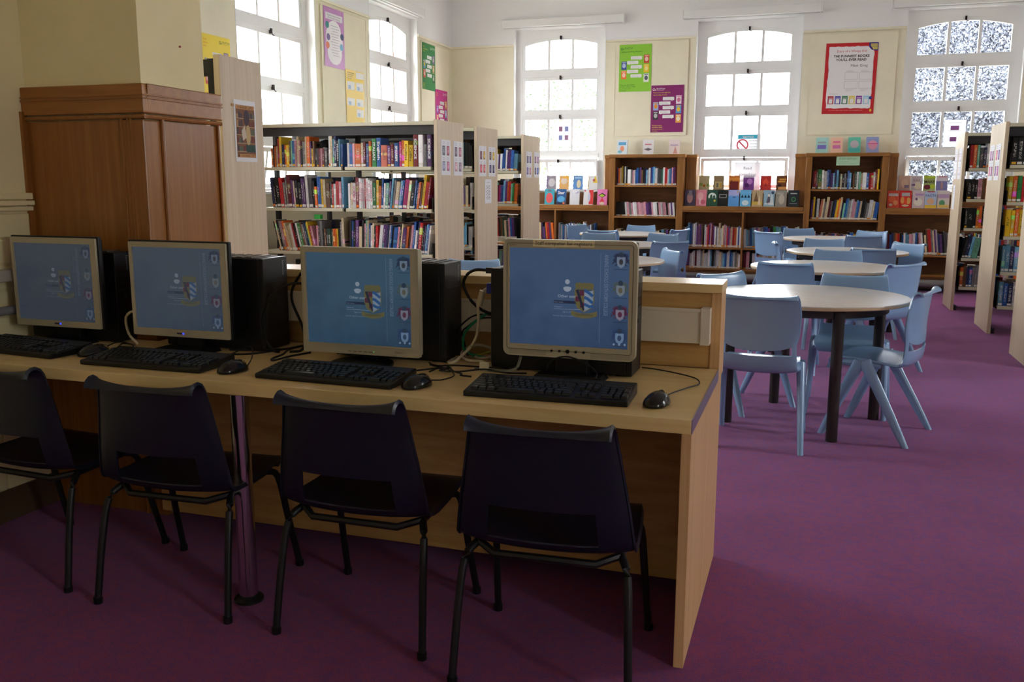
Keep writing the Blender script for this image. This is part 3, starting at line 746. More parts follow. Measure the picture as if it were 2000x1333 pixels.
def monitor(label, ox0, ox1, oz0, oz1, sx0, sx1, sz0, sz1, y, style, smat, tint):
    xc = (ox0+ox1)/2; t = thing('computer_monitor', label, 'monitor', (xc, y+.06, DZ), 0, 'monitors on the computer desk')
    X = lambda x: x-xc; Z = lambda z: z-DZ; y0 = -.06
    o0, o1, q0, q1 = X(ox0), X(ox1), Z(oz0), Z(oz1); a0, a1, b0, b1 = X(sx0), X(sx1), Z(sz0), Z(sz1)
    r = .022 if style == 'staff' else .004
    mb = MB(); frame_mesh(mb, rrect(o0,o1,q0,q1,r), rrect(a0,a1,b0,b1,.001), y0, y0+.022); mb.obj('bezel', SILVER, t)
    if style == 'staff':
        mb = MB(); frame_mesh(mb, rrect(o0+.012,o1-.012,b0-.018,q1-.012,.008), rrect(o0+.0135,o1-.0135,b0-.0165,q1-.0135,.007), y0-.0008, y0); mb.obj('bezel_groove', flat((84,78,64)), t)
        for k, u in enumerate((-.053,-.027,0,.027,.053)):
            MB().lathe([(.0065 if k == 2 else .0042, 0),(.0065 if k == 2 else .0042, .003)], 14).obj('button', BLACKP, t).matrix_local = Matrix.Translation((u, y0, q0+.022)) @ Matrix.Rotation(PI/2, 4, 'X')
        mb = MB()
        for i in range(34):
            for j in range(5):
                for s in (-1,1):
                    xx = s*(.075+i*.0037)+(.0018 if j % 2 else 0)
                    if abs(xx) < abs(o0)-.008: rect(mb, xx, xx+.0017, q0+.006+j*.0036, q0+.0077+j*.0036, y0-.0004)
        mb.obj('speaker_grille', flat((104,98,82)), t)['kind'] = 'stuff'
        mb = MB(); rect(mb, -.118, .082, q1-.022, q1-.001, y0-.0008); add_text(mb, 'Staff computer for registers', -.018, q1-.0165, .0168, y0-.0013, 1, wide=.98)
        mb.obj('paper_label', [mat('cream_tape', (232,218,172), .5), INK], t)
        mb = MB(); add_text(mb, 'AOC', o0+.02, q1-.022, .009, y0-.0009, 0, 'LEFT'); mb.obj('brand_mark', flat((96,90,78)), t)
    elif style == 'round':
        mb = MB(); frame_mesh(mb, rrect(o0+.008,o1-.008,b0-.006,q1-.008,.003), rrect(a0,a1,b0,b1,.001), y0-.004, y0); mb.obj('inner_frame', SILVER, t)
        mb = MB(); add_text(mb, 'Belinea', o1-.075, q0+.012, .010, y0-.0006, 0); mb.obj('brand_mark', flat((110,96,84)), t)
        for u in (-.04,-.02,0.,.02,.04): box('button', u-.006, u+.006, y0-.002, y0, q0+.0085, q0+.0115, flat((128,120,100)), t)
        MB().lathe([(.0015,0),(.0015,.002)], 8).obj('power_light', glow((120,220,120), 1.), t).matrix_local = Matrix.Translation((.052, y0, q0+.012)) @ Matrix.Rotation(PI/2, 4, 'X')
    else:
        MB().box(o0-.006, o1+.008, y0+.010, y0+.026, q0-.004, q1+.006).obj('back_frame', BLACKP, t, .003)
        led = mat('blue_light', (40,60,255), .4, emit=2.2)
        MB().lathe([(.0032,0),(.0032,.002)], 10).obj('power_light', led, t).matrix_local = Matrix.Translation((.012, y0, q0+.013)) @ Matrix.Rotation(PI/2, 4, 'X')
        box('button', -.016, .006, y0-.0015, y0, q0+.010, q0+.016, flat((70,64,74)), t)
    s = MB(); rect(s, a0-.001, a1+.001, b0-.001, b1+.001, y0+.006); so = s.obj('screen', smat, t)
    art = empty('screen_picture', (a0, y0+.006, b1), 0, t)
    screen_art(so, a1-a0, b1-b0, tint)
    for ch in so.children: ch.location = (a0, y0+.006, b1)
    bpy.data.objects.remove(art)
    MB().box(o0+.004, o1-.004, y0+.022, y0+.045, q0+.004, q1-.004).obj('housing', SILVER if style == 'round' else BLACKP, t, .006)
    MB().box(-.13, .13, y0+.045, y0+.075, q0+.05, q1-.05).obj('rear_cover', BLACKP, t, .012)
    if style == 'round':
        MB().lathe([(.112,0),(.112,.008),(.10,.014),(.03,.02)], 36, (0,-.055,0)).obj('stand_base', BLACKP, t, smooth=True)
        MB().box(-.04, .04, -.012, .014, .012, q0+.12).obj('stand_neck', BLACKP, t, .006)
    else:
        MB().prism([(-.12,0),(.12,0),(.105,.014),(-.105,.014)], -.11 if style != 'staff' else -.06, .02).obj('stand_base', BLACKP, t, .004)
        MB().box(-.055, .055, -.012, .014, .012, q0+.12).obj('stand_neck', BLACKP, t, .006)
    return t
monitor('silver staff monitor with a paper label along its top edge', -.933, -.499, .811, 1.187, -.912, -.524, .85, 1.16, 2.75, 'staff', screen_mat('staff_screen', (78,104,142), (48,70,106), .42), (62,84,118,.30,.5))
monitor('silver framed monitor on a round black base, third from the left', -1.675, -1.232, .778, 1.146, -1.656, -1.259, .812, 1.127, 2.75, 'round', screen_mat('round_base_screen', (70,104,130), (42,70,98), .42), (52,80,106,.38,.5))
monitor('silver monitor with blue power light in front of the pier corner', -2.402, -1.98, .798, 1.146, -2.388, -2.004, .826, 1.127, 2.75, 'plain', screen_mat('second_screen', (80,92,106), (62,76,96), .42), (72,84,100,.62,.45))
monitor('leftmost silver monitor with blue power light beside the painted brick wall', -2.962, -2.555, .807, 1.152, -2.95, -2.58, .831, 1.13, 2.75, 'plain', screen_mat('first_screen', (76,84,96), (62,72,88), .40), (70,80,94,.7,.42))

# ------------------------------------------------------------------ computers, keyboards, mice
def tower(label, x0, x1, y0, y1, h, back=False):
    t = thing('computer_tower', label, 'computer', ((x0+x1)/2, (y0+y1)/2, DZ), 0, 'black computers behind the monitors')
    a, b = x0-(x0+x1)/2, x1-(x0+x1)/2; c, d = y0-(y0+y1)/2, y1-(y0+y1)/2
    MB().box(a, b-.02, c, d, .006, h).obj('case', BLACKP, t, .003)
    fp = MB().box(b-.02, b, c-.001, d+.001, .004, h+.001).obj('front_panel', mat('front_plastic', (24,25,27), .38, 0, .4), t, .003)
    for k in range(3): box('drive_slot', b, b+.0015, c+.02, d-.02, h-.09-.03*k, h-.086-.03*k, METALD, fp)
    mb = MB(); vs, fs = text_mesh('lenovo', 'LEFT', 0.)
    mb.v = [(b+.0012, d-.035+p[1]*.02, h-.012-p[0]*.021) for p in vs]; mb.f = fs[:]; mb.m = [0]*len(fs); mb.obj('brand_mark', flat((150,152,156)), fp)
    box('power_button', b, b+.003, -.004, .004, h*.5, h*.5+.014, flat((60,62,66)), fp)
    tv = MB().box(a+.03, b-.03, c+.012, d-.012, h, h+.002).obj('top_vent', METALD, t)
    for i in range(9): box('vent_bar', a+.04+i*.04, a+.062+i*.04, c+.016, d-.016, h+.002, h+.005, mat('vent_metal', (108,104,100), .35, .6), tv)
    for p in ((a+.04,c+.03),(b-.05,c+.03),(a+.04,d-.03),(b-.05,d-.03)): MB().lathe([(.012,0),(.012,.007)], 10, (p[0],p[1],0)).obj('rubber_foot', BLACKP, t)
    if back:
        box('rear_plate', a-.002, a, c+.005, d-.005, .02, h-.01, METALD, t)
        for z in (.05,.1,.16,.24): box('rear_port', a-.004, a-.002, c+.03, c+.06, z, z+.02, mat('port_blue', (60,66,120), .5), t)
    return t
tower('black computer behind the staff monitor with cables at its back', -1.008, -.525, 2.845, 2.995, .342, True)
tower('black computer showing right of the round based monitor', -1.62, -1.19, 2.88, 3.035, .348)
tower('black computer showing in front of the pale shelf unit', -2.34, -1.90, 2.86, 3.02, .345)
tower('black computer standing against the oak pier at the left', -2.98, -2.55, 2.84, 2.935, .352)
KW = .0172
keyme = MB().box(-.5,.5,-.5,.5,0,1)
keyme.v = [(x*(.82 if z else 1), y*(.8 if z else 1)+(.04 if z else 0), z) for x,y,z in keyme.v]
keyme = keyme.mesh('key', [KEYP])
def keyboard(label, x, y, rz, W=.49, D=.185, lift=.0, gloss=False):
    t = thing('keyboard', label, 'keyboard', (x, y, DZ), rz, 'black keyboards on the computer desk'); m = BLACKP
    mb = MB(); mb.v = [(-W/2,-D/2,0),(W/2,-D/2,0),(-W/2,D/2,0),(W/2,D/2,0),(-W/2,-D/2,.017),(W/2,-D/2,.017),(-W/2,D/2,.034),(W/2,D/2,.034)]
    mb.f = [(0,2,3,1),(4,5,7,6),(0,1,5,4),(2,6,7,3),(0,4,6,2),(1,3,7,5)]; mb.m = [0]*6; mb.obj('body', m, t, .006 if gloss else .004)
    P = .0203; sl = math.atan2(.017, D)
    def key(cx, cy, wx=1, wy=1):
        k = link('key', keyme, t, (cx, cy, .0165+(cy+D/2)*math.tan(sl))); k.scale = (KW*wx+(wx-1)*.003, KW*wy+(wy-1)*.003, .0085); k.rotation_euler = (sl, 0, 0)
    x0 = -W/2+.016; yb = -D/2+.026
    rows = [[1.25,1.25,1.25,6.25,1.25,1.25,1.25,1.25],[2.25]+[1]*10+[2.75],[1.75]+[1]*11+[2.25],[1.5]+[1]*12+[1.5],[1]*13+[2]]
    for r, ws in enumerate(rows):
        cx = x0
        for wx in ws: key(cx+wx*P/2, yb+r*P, wx); cx += wx*P
    for k in range(13): key(x0+P*(.5+k*1.15+(.25 if k else 0)), yb+5*P+.008)
    nx = x0+15*P+.012
    for k in range(3):
        key(nx+P*(k+.5), yb); key(nx+P*(k+.5), yb+3*P); key(nx+P*(k+.5), yb+4*P); key(nx+P*(k+.5), yb+5*P+.008)
    key(nx+P*1.5, yb+P)
    ux = nx+3*P+.012
    for r in range(5):
        for k in range(4):
            if (r, k) in ((0,1),): continue
            if k == 3 and r in (0, 2): continue
            if r == 0 and k == 0: key(ux+P, yb, 2); continue
            if k == 3 and r in (1, 3): key(ux+3.5*P, yb+(r-.5)*P, 1, 2); continue
            key(ux+P*(k+.5), yb+r*P)
    mb = MB()
    for r in range(5): 
        for k in range(14): rect(mb, 0,0,0,0,0) if False else None
    return t
keyboard('slim black keyboard with number pad in front of the staff monitor', -.71, 2.535, .03)
keyboard('black keyboard in front of the round based monitor', -1.43, 2.535, -.03, gloss=True)
keyboard('thick black keyboard in front of the second monitor from the left', -2.13, 2.545, .0, gloss=True, D=.20)
keyboard('black keyboard cut off at the left edge of the desk', -2.765, 2.60, -.10, W=.47)
def make_mouse():
    t = thing('computer_mouse', '', 'mouse'); bm = bmesh.new(); bmesh.ops.create_uvsphere(bm, u_segments=20, v_segments=12, radius=1)
    for v in bm.verts:
        x, y, z = v.co; y2 = y; wx = .034*(1-.12*y+.0*y*y)*(1-.10*math.cos(y*2.2))
        hz = .036*(1-.18*(y-.1)**2) if z > 0 else .012
        v.co = (x*wx*1.08, y*.058, max(z, -.35)*hz+.005)
    bmesh.ops.recalc_face_normals(bm, faces=bm.faces); me = bpy.data.meshes.new('body'); bm.to_mesh(me); bm.free()
    for p in me.polygons: p.use_smooth = True
    me.materials.append(GLOSSB); link('body', me, t)
    MB().lathe([(.008,-.0035),(.008,.0035)], 14).obj('scroll_wheel', KEYP, t, smooth=True).matrix_local = Matrix.Translation((0,.028,.031)) @ Matrix.Rotation(PI/2, 4, 'Y')
    MB().tube(spline([(0,.012,.0408),(0,.03,.0384),(0,.045,.031),(0,.055,.018)],3), .0011, 6).obj('button_seam', BLACKP, t)
    return t
m0 = make_mouse()
for i, (x, y, r, lab) in enumerate([(-.388,2.51,-.25,'glossy black mouse at the desk corner beside the staff keyboard'),(-1.128,2.50,-.35,'glossy black mouse right of the round based monitor keyboard'),(-1.80,2.51,-.3,'glossy black mouse above the chrome desk leg'),(-2.455,2.60,-.5,'black mouse between the two leftmost keyboards')]):
    t = m0 if i == 0 else copy_tree(m0)
    t.location = (x, y, DZ); t.rotation_euler = (0,0,r); t['label'] = lab; t['group'] = 'mice on the computer desk'

# ------------------------------------------------------------------ cables
CB = mat('black_cable', (16,16,17), .5); CWH = mat('beige_cable', (200,188,158), .5); CGR = mat('green_cable', (30,140,96), .45); CYE = mat('yellow_cable', (170,160,60), .5)
def cable(label, pts, r, m, name='cable', extra=None):
    c = Vector(pts[0]); t = thing(name, label, 'cable', tuple(c))
    MB().tube([p-c for p in spline(pts, 6)], r, 7).obj('cord', m, t, smooth=True)
    if extra: extra(t, c)
    return t
zc = DZ+.006
def vert(p, y): return [(a, y, b) for a, b in p]
def fl(p, z=zc): return [(a, min(b, 3.025), z+.001*(i % 3)) for i, (a, b) in enumerate(p)]
def plug(bx, m, name='plug'): return lambda t, c: MB().box(*[bx[i]-c[i//2] for i in range(6)]).obj(name, m, t, .002)
cable('black power cable looping out of the back of the staff computer', vert([(-1.05,1.066),(-1.095,1.066),(-1.125,1.050),(-1.14,1.022),(-1.133,.992),(-1.111,.957),(-1.081,.932),(-1.05,.918),(-1.012,.908)], 2.93), .0055, CB, extra=plug((-1.055,-1.010,2.92,2.94,1.056,1.076), BLACKP))
def vgax(t, c):
    MB().box(-1.040-c.x, -1.010-c.x, 2.885-c.y, 2.915-c.y, .990-c.z, 1.026-c.z).obj('plug', mat('blue_plug', (50,56,150), .4), t, .003)
    d = Vector((-1.068, 2.9, .972))-c; MB().tube([(d.x-.004,d.y,d.z-.026),(d.x+.010,d.y,d.z+.026)], [.0115,.0115], 10).obj('ferrite_bead', CWH, t, smooth=True)
cable('beige video cable with blue plug coiled beside the staff computer', vert([(-1.039,1.008),(-1.054,.998),(-1.07,.967),(-1.076,.946),(-1.074,.898),(-1.08,.845),(-1.1,.805)], 2.9)+[(-1.13,2.89,.772),(-1.15,2.86,.75),(-1.175,2.87,zc),(-1.18,2.94,zc),(-1.16,3.0,zc),(-1.12,2.98,zc+.004),(-1.08,2.93,zc+.008),(-1.05,2.96,zc+.012),(-1.07,3.02,.775),(-1.13,3.02,.785),(-1.16,2.96,.765),(-1.12,2.90,zc+.006),(-1.06,2.89,zc+.006),(-1.02,2.85,zc)], .0052, CWH, extra=vgax)
cable('green network cable behind the beige video cable', vert([(-1.022,.913),(-1.052,.914),(-1.081,.9),(-1.119,.87),(-1.145,.84),(-1.153,.811),(-1.15,.782)], 2.955)+[(-1.12,2.97,.757),(-1.06,2.98,zc)], .005, CGR, extra=plug((-1.03,-1.010,2.945,2.965,.904,.922), mat('green_plug', (30,130,96), .4)))
cable('thin black cable arching above the green network cable', vert([(-1.015,.902),(-1.089,.904),(-1.126,.895),(-1.16,.869),(-1.183,.842),(-1.178,.818),(-1.172,.786),(-1.18,.760),(-1.168,.748)], 2.975), .0032, CB)
cable('thin black cable arching just under the green network cable', vert([(-1.015,.892),(-1.085,.890),(-1.12,.877),(-1.15,.855),(-1.172,.834),(-1.164,.80),(-1.16,.77),(-1.15,.748)], 2.995), .0032, CB)
cable('yellow cable lying behind the staff computer', [(-1.02,3.0,.80),(-1.05,3.01,.775),(-1.1,3.02,.755),(-1.17,3.01,zc),(-1.19,2.97,zc)], .0042, CYE)
cable('black cord lying along the desk left of the staff monitor', fl([(-1.235,2.84),(-1.19,2.80),(-1.121,2.818),(-1.056,2.83),(-.983,2.827),(-.90,2.82)]), .003, CB)
cable('black cord tangled behind the staff keyboard', fl([(-1.216,2.684),(-1.169,2.731),(-1.12,2.756),(-1.143,2.714),(-1.072,2.713),(-1.005,2.769),(-.924,2.747),(-.855,2.757)], zc+.004), .003, CB)
cable('black cord with small bend near the third mouse', fl([(-1.159,2.667),(-1.147,2.774),(-1.085,2.692),(-1.049,2.671),(-1.04,2.642),(-1.0,2.63)], zc+.008), .003, CB)
cable('grey cable with paper tag beside the staff stand', [(-1.05,2.80,zc),(-1.0,2.79,zc),(-.95,2.785,zc),(-.90,2.785,.76),(-.885,2.79,.80)], .005, mat('grey_cable', (120,122,108), .5), extra=plug((-1.03,-1.0,2.785,2.80,DZ+.001,DZ+.032), mat('paper_tag', (205,196,160), .6), 'paper_tag'))
cable('black mouse cord curving round the right desk corner', [(-.376,2.575,.752),(-.363,2.66,zc),(-.330,2.74,zc),(-.305,2.80,zc),(-.325,2.88,zc),(-.39,2.94,zc),(-.47,2.985,zc),(-.52,3.0,zc)], .0022, CB)
cable('black keyboard cord arching in front of the staff bezel', [(-.60,2.635,.775),(-.602,2.672,.785),(-.626,2.68,.805),(-.668,2.68,.824),(-.704,2.68,.83),(-.741,2.69,.819),(-.77,2.715,.795),(-.785,2.75,.765)], .0026, CB)
cable('black cable bowing out of the left side of the third monitor', [(-1.664,2.80,1.01),(-1.714,2.80,1.01),(-1.756,2.80,1.005),(-1.80,2.80,.984),(-1.834,2.80,.957),(-1.855,2.80,.923),(-1.875,2.80,.87),(-1.87,2.81,.80),(-1.85,2.83,.755),(-1.84,2.85,zc)], .005, CB, extra=plug((-1.70,-1.664,2.792,2.808,1.002,1.018), BLACKP))
cable('black power cable hanging beside the third monitor', vert([(-1.70,1.06),(-1.737,1.043),(-1.766,1.006),(-1.784,.968),(-1.78,.925),(-1.748,.854),(-1.735,.80),(-1.75,.757),(-1.80,.747)], 2.86), .005, CB)
cable('black cord lying in front of the second computer', fl([(-2.04,2.83),(-1.99,2.835),(-1.88,2.87),(-1.84,2.93),(-1.82,3.0)]), .0038, CB)
cable('black cord snaking from the second mouse to the riser', fl([(-1.98,2.72),(-1.911,2.744),(-1.868,2.785),(-1.83,2.90),(-1.80,3.0)], zc+.005), .0038, CB)
cable('doubled black cord in front of the third monitor base', fl([(-1.70,2.835),(-1.727,2.742),(-1.738,2.655),(-1.765,2.69),(-1.77,2.762),(-1.80,2.86),(-1.79,2.98)], zc+.009), .004, CB)
cable('black mouse cord beside the third mouse', [(-1.105,2.556,.752),(-1.085,2.60,zc),(-1.07,2.66,zc+.003),(-1.12,2.73,zc+.006),(-1.19,2.79,zc),(-1.22,2.81,zc)], .0022, CB)
cable('beige cable curling out beside the second monitor', vert([(-2.41,.881),(-2.455,.872),(-2.478,.85),(-2.478,.815),(-2.465,.78),(-2.43,.750)], 2.80), .005, CWH)
cable('black mouse cord arching over beside the second keyboard', [(-1.782,2.567,.752),(-1.80,2.62,.77),(-1.84,2.68,.79),(-1.89,2.71,.785),(-1.94,2.72,.76),(-1.98,2.74,zc)], .0022, CB)
cable('black cord looping on the desk between the two left monitors', fl([(-2.43,2.66),(-2.47,2.74),(-2.50,2.80),(-2.447,2.791),(-2.39,2.72),(-2.36,2.70)]), .0026, CB)
cable('thin black cord crossing behind the leftmost mouse', fl([(-2.50,2.72),(-2.52,2.78),(-2.50,2.795),(-2.45,2.78),(-2.41,2.76)], zc+.006), .0026, CB)
# ------------------------------------------------------------------ books
PAL = dict(k=((26,26,28),'black'),K=((66,64,66),'charcoal'),w=((226,226,228),'white'),t=((204,186,150),'tan'),c=((108,168,202),'light blue'),b=((42,92,164),'blue'),B=((38,46,88),'navy'),
 r=((184,36,40),'red'),R=((112,26,38),'maroon'),o=((220,108,38),'orange'),y=((226,188,40),'yellow'),p=((94,54,116),'purple'),P=((208,150,164),'pink'),n=((108,74,48),'brown'),g=((136,136,138),'grey'),
 G=((44,124,62),'green'),l=((112,176,152),'mint'),m=((178,42,112),'magenta'),d=((38,72,58),'dark green'),s=((222,124,104),'salmon'))
BK = mat('book_cover', (128,128,128), .45, 0, .35)
_oi = nd(BK, 'ShaderNodeObjectInfo'); _tc = nd(BK, 'ShaderNodeTexCoord'); _s = nd(BK, 'ShaderNodeSeparateXYZ'); lk(BK, _tc.outputs['Object'], _s.inputs[0])
def M(op, a, b=None, c=None):
    n = nd(BK, 'ShaderNodeMath', operation=op)
    for i, v in enumerate((a, b, c)):
        if v is None: continue
        if isinstance(v, (int, float)): n.inputs[i].default_value = v
        else: lk(BK, v, n.inputs[i])
    return n.outputs[0]
_rnd = _oi.outputs['Random']
_x, _y, _z = _s.outputs
_cv = nd(BK, 'ShaderNodeCombineXYZ'); lk(BK, M('MULTIPLY', _x, 4), _cv.inputs[0]); lk(BK, M('MULTIPLY', _rnd, 57), _cv.inputs[1]); lk(BK, M('MULTIPLY', _z, 34), _cv.inputs[2])
_nz = nd(BK, 'ShaderNodeTexNoise'); _nz.inputs['Scale'].default_value = 1.; _nz.inputs['Detail'].default_value = 1; lk(BK, _cv.outputs[0], _nz.inputs['Vector'])
_let = M('MULTIPLY', M('GREATER_THAN', _nz.outputs[0], .53), M('MULTIPLY', M('LESS_THAN', M('ABSOLUTE', _x), .24), M('MULTIPLY', M('GREATER_THAN', _z, M('MULTIPLY_ADD', _rnd, .3, .15)), M('LESS_THAN', _z, M('MULTIPLY_ADD', _rnd, -.25, .92)))))
_let = M('MULTIPLY', _let, M('LESS_THAN', _y, .03))
_r2 = M('FRACT', M('MULTIPLY', _rnd, 7.31)); _r3 = M('FRACT', M('MULTIPLY', _rnd, 23.7))
_band = M('MULTIPLY', M('LESS_THAN', M('ABSOLUTE', M('SUBTRACT', _z, M('MULTIPLY_ADD', _r3, .6, .2))), M('MULTIPLY', _r2, .12)), M('GREATER_THAN', _r2, .45))
_hs = nd(BK, 'ShaderNodeHueSaturation'); lk(BK, _oi.outputs['Color'], _hs.inputs['Color']); lk(BK, M('MULTIPLY_ADD', _r3, .5, .25), _hs.inputs['Hue']); _hs.inputs['Value'].default_value = 1.5; _hs.inputs['Saturation'].default_value = .9
_m1 = nd(BK, 'ShaderNodeMix', data_type='RGBA'); lk(BK, _band, _m1.inputs[0]); lk(BK, _oi.outputs['Color'], _m1.inputs[6]); lk(BK, _hs.outputs[0], _m1.inputs[7])
_bw = nd(BK, 'ShaderNodeMix', data_type='RGBA'); lk(BK, M('GREATER_THAN', M('FRACT', M('MULTIPLY', _rnd, 3.7)), .35), _bw.inputs[0]); _bw.inputs[6].default_value = (.03,.03,.04,1); _bw.inputs[7].default_value = (.72,.70,.64,1)
_m2 = nd(BK, 'ShaderNodeMix', data_type='RGBA'); lk(BK, M('MULTIPLY', _let, .75), _m2.inputs[0]); lk(BK, _m1.outputs[2], _m2.inputs[6]); lk(BK, _bw.outputs[2], _m2.inputs[7])
lk(BK, _m2.outputs[2], bsdf(BK).inputs['Base Color'])
PAGES = mat('book_pages', (214,204,180), .8)
STICK = [mat('spine_sticker_white', (230,228,222), .6), mat('spine_sticker_yellow', (230,176,50), .6), mat('spine_sticker_orange', (222,118,40), .6)]
def book_mesh(round_spine):
    mb = MB(); b = .10
    arc = [(-.5,.03),(-.42,.006),(-.2,0),(.2,0),(.42,.006),(.5,.03)] if round_spine else [(-.5,.004),(-.48,0),(.48,0),(.5,.004)]
    n = len(arc); i0 = len(mb.v)
    mb.v += [(x,y,z) for z in (0,1) for x,y in arc]
    for k in range(n-1): mb.f.append((k, k+1, n+k+1, n+k)); mb.m.append(0)
    for s in (-1, 1): mb.box(*sorted((s*.5, s*(.5-b))), arc[0][1], 1, 0, 1, 0)
    mb.box(-.5+b, .5-b, .03, .97, .015, .985, 1)
    return mb.mesh('book', [BK, PAGES])
BME = [book_mesh(True), book_mesh(False)]
LBM = []
for m in STICK: LBM.append(MB().box(-.42, .42, -.006, .03, .03, .115).mesh('spine_label', [m]))
BSV, BSF, BSC = [], [], []                     # the uncounted rest
def stuff_book(x, y, z, t, d, h, a, rgb, rd):
    b = len(BSV); c, s = math.cos(a), math.sin(a); col = lin(rgb)
    P = [(-.5,0,0),(.5,0,0),(.5,1,0),(-.5,1,0),(-.5,0,1),(.5,0,1),(.5,1,1),(-.5,1,1),(-.5,0,.02),(.5,0,.02),(-.5,0,.10),(.5,0,.10)]
    for px, py, pz in P:
        lx, lz = px*t, pz*h; BSV.append((x+lx*c+lz*s, y+py*d, z-lx*s+lz*c))
    st = lin((228,224,214)) if rd.random() < .8 else lin((226,150,50)); pg = lin((206,196,172))
    for f, cc in (((0,1,9,8),col),((8,9,11,10),st),((10,11,5,4),col),((1,2,6,5),col),((3,0,4,7),col),((4,5,6,7),pg),((2,3,7,6),pg)):
        BSF.append(tuple(b+i for i in f)); BSC.append(cc)
NB = [0]
def row(codes, x0, x1, y, z, h0, h1, where=None, d=.19, lean=None, group=None, seed=0, jit=.012):
    rd = random.Random(seed+hash_s(codes)); tk = codes.split(); ws = []
    for q in tk:
        f = rd.uniform(.75, 1.25)
        if '2' in q: f *= 1.7
        if '3' in q: f *= 2.4
        ws.append(f)
    lean = lean or (lambda u: 0.)
    tot = sum(f/max(.8, math.cos(lean(i/len(ws)))) for i, f in enumerate(ws)); k = (x1-x0)/tot; cx = x0; hprev = rd.uniform(h0, h1)
    for i, (q, f) in enumerate(zip(tk, ws)):
        c = q[0]; a = lean(i/len(ws)); t = f*k; sp = t/math.cos(a)
        if rd.random() < .6: hprev = rd.uniform(h0, h1)
        h = min(h1, hprev*rd.uniform(.97,1.03)); 
        if '^' in q: h = h1*1.06
        if '_' in q: h = h0*.9
        x = cx+sp/2; cx += sp; rgb, cn = PAL[c]; v = rd.uniform(.82, 1.12); rgb = tuple(min(255, int(u*v)) for u in rgb)
        yy = y+rd.uniform(0, jit); dd = d*rd.uniform(.88, 1.0)*(h/h1)**.5; zz = z+abs(math.sin(a))*t/2+.0005
        if where is None: stuff_book(x, yy, zz, t*.96, dd, h, a, rgb, rd); continue
        me = BME[0 if rd.random() < .45 else 1]
        o = link('book', me, None, (x, yy, zz)); o.scale = (t*.96, dd, h); o.rotation_euler = (0, a, 0); o.color = (*lin(rgb), 1)
        thick = 'thick ' if f > 1.6 else ('thin ' if f < .85 else ''); tall = 'tall ' if h > h0+(h1-h0)*.8 else ('short ' if h < h0+(h1-h0)*.15 else '')
        ttl = q.split('=')[1] if '=' in q else None
        lab = tall+thick+cn+(' '+ttl.upper() if ttl else '')+' book, '+ordinal(i+1)+' from left, '+where
        tag(o, lab, 'book', group)
        if rd.random() < .8 and not ttl: link('spine_label', LBM[0 if rd.random() < .72 else (1 if rd.random() < .6 else 2)], o)
        if ttl:
            mb = MB(); add_text(mb, ttl, 0, 0, 1., -.004, 0, 'LEFT', vert=True, bold=.02)
            L = max(-v[2] for v in mb.v); H = max(v[0] for v in mb.v)
            tc = flat((240,240,240)) if c not in 'wyt' else (flat((196,90,120)) if c == 'w' else flat((60,56,20)))
            mb.v = [(p[0]/H*.5-.25, -.004, .88+p[2]/L*.64) for p in mb.v]; mb.obj('spine_title', tc, o)
        NB[0] += 1
def hash_s(s): return sum(ord(c)*(i+1) for i, c in enumerate(s)) % 9973
S1Y = S1[0]+.03
row('o_ k o t r y2^ B2 o y2 n l b2 P t^ P k_ g2 t^ o2^ p y_ n k_ K_ R_ P_ R_ K2_ K_ w^ t^ c B2^ k2=FRENCH c b2', -4.93, -4.165, S1Y, ZL[3], .19, .265, 'top shelf, left bay, nearest left stack', group='books on the top shelf of the nearest left stack', seed=3)
row('w b P o2 t R b o G2=ITALIAN b2=English s2 p R b2=SPANISH m o y2=Collins y2=Collins R2^=SCIENCE w2^ g p2^=SCIENCE', -4.12, -3.27, S1Y, ZL[3], .19, .265, 'top shelf, right bay, nearest left stack', group='books on the top shelf of the nearest left stack', seed=5)
row('B k k2 r2 g g R2^ p t k2 k2 p p w2^ K2 k o_ b b y t n2 K r w r2 P c', -4.93, -4.165, S1Y, ZL[2], .22, .29, 'second shelf, left bay, nearest left stack', group='books on the second shelf of the nearest left stack', lean=lambda u: -.10*(1-u), seed=7)
row('w t w2=SCIENCE R2 w=SCIENCE w=SCIENCE w=SCIENCE r w=SCIENCE w=SCIENCE w=SCIENCE G2 y o_ b w l2 p c g t2 c b m2 t k2_ b b o n y^ r2 R', -4.12, -3.31, S1Y, ZL[2], .23, .29, 'second shelf, right bay, nearest left stack', group='books on the second shelf of the nearest left stack', lean=lambda u: 0 if u < .34 else .14*min(1,(u-.34)*4), seed=9)
row('k t k g P o t t t w r k w G2 n g B l y r P P K g2 k_ n_ K_ d2_ d2_ o_ o_ y_ k2_ g t2^', -4.88, -4.165, S1Y, ZL[1], .24, .30, 'third shelf, left bay, nearest left stack', group='books on the third shelf of the nearest left stack', lean=lambda u: -.22 if u < .6 else -.03, seed=11)
row('k b k p2 t2 k P l t b w t K r w2 p p B w b k b2 P k t p2 o n P b w_ B r2 k p c b w', -4.12, -3.31, S1Y, ZL[1], .24, .30, 'third shelf, right bay, nearest left stack', group='books on the third shelf of the nearest left stack', lean=lambda u: .03 if u < .35 else .12, seed=13)
row('k K r b t K n k R w b', -4.93, -4.165, S1Y, ZL[0], .22, .29, seed=15); row('k p t b K r g w B n P k t', -4.12, -3.27, S1Y, ZL[0], .22, .29, seed=16)
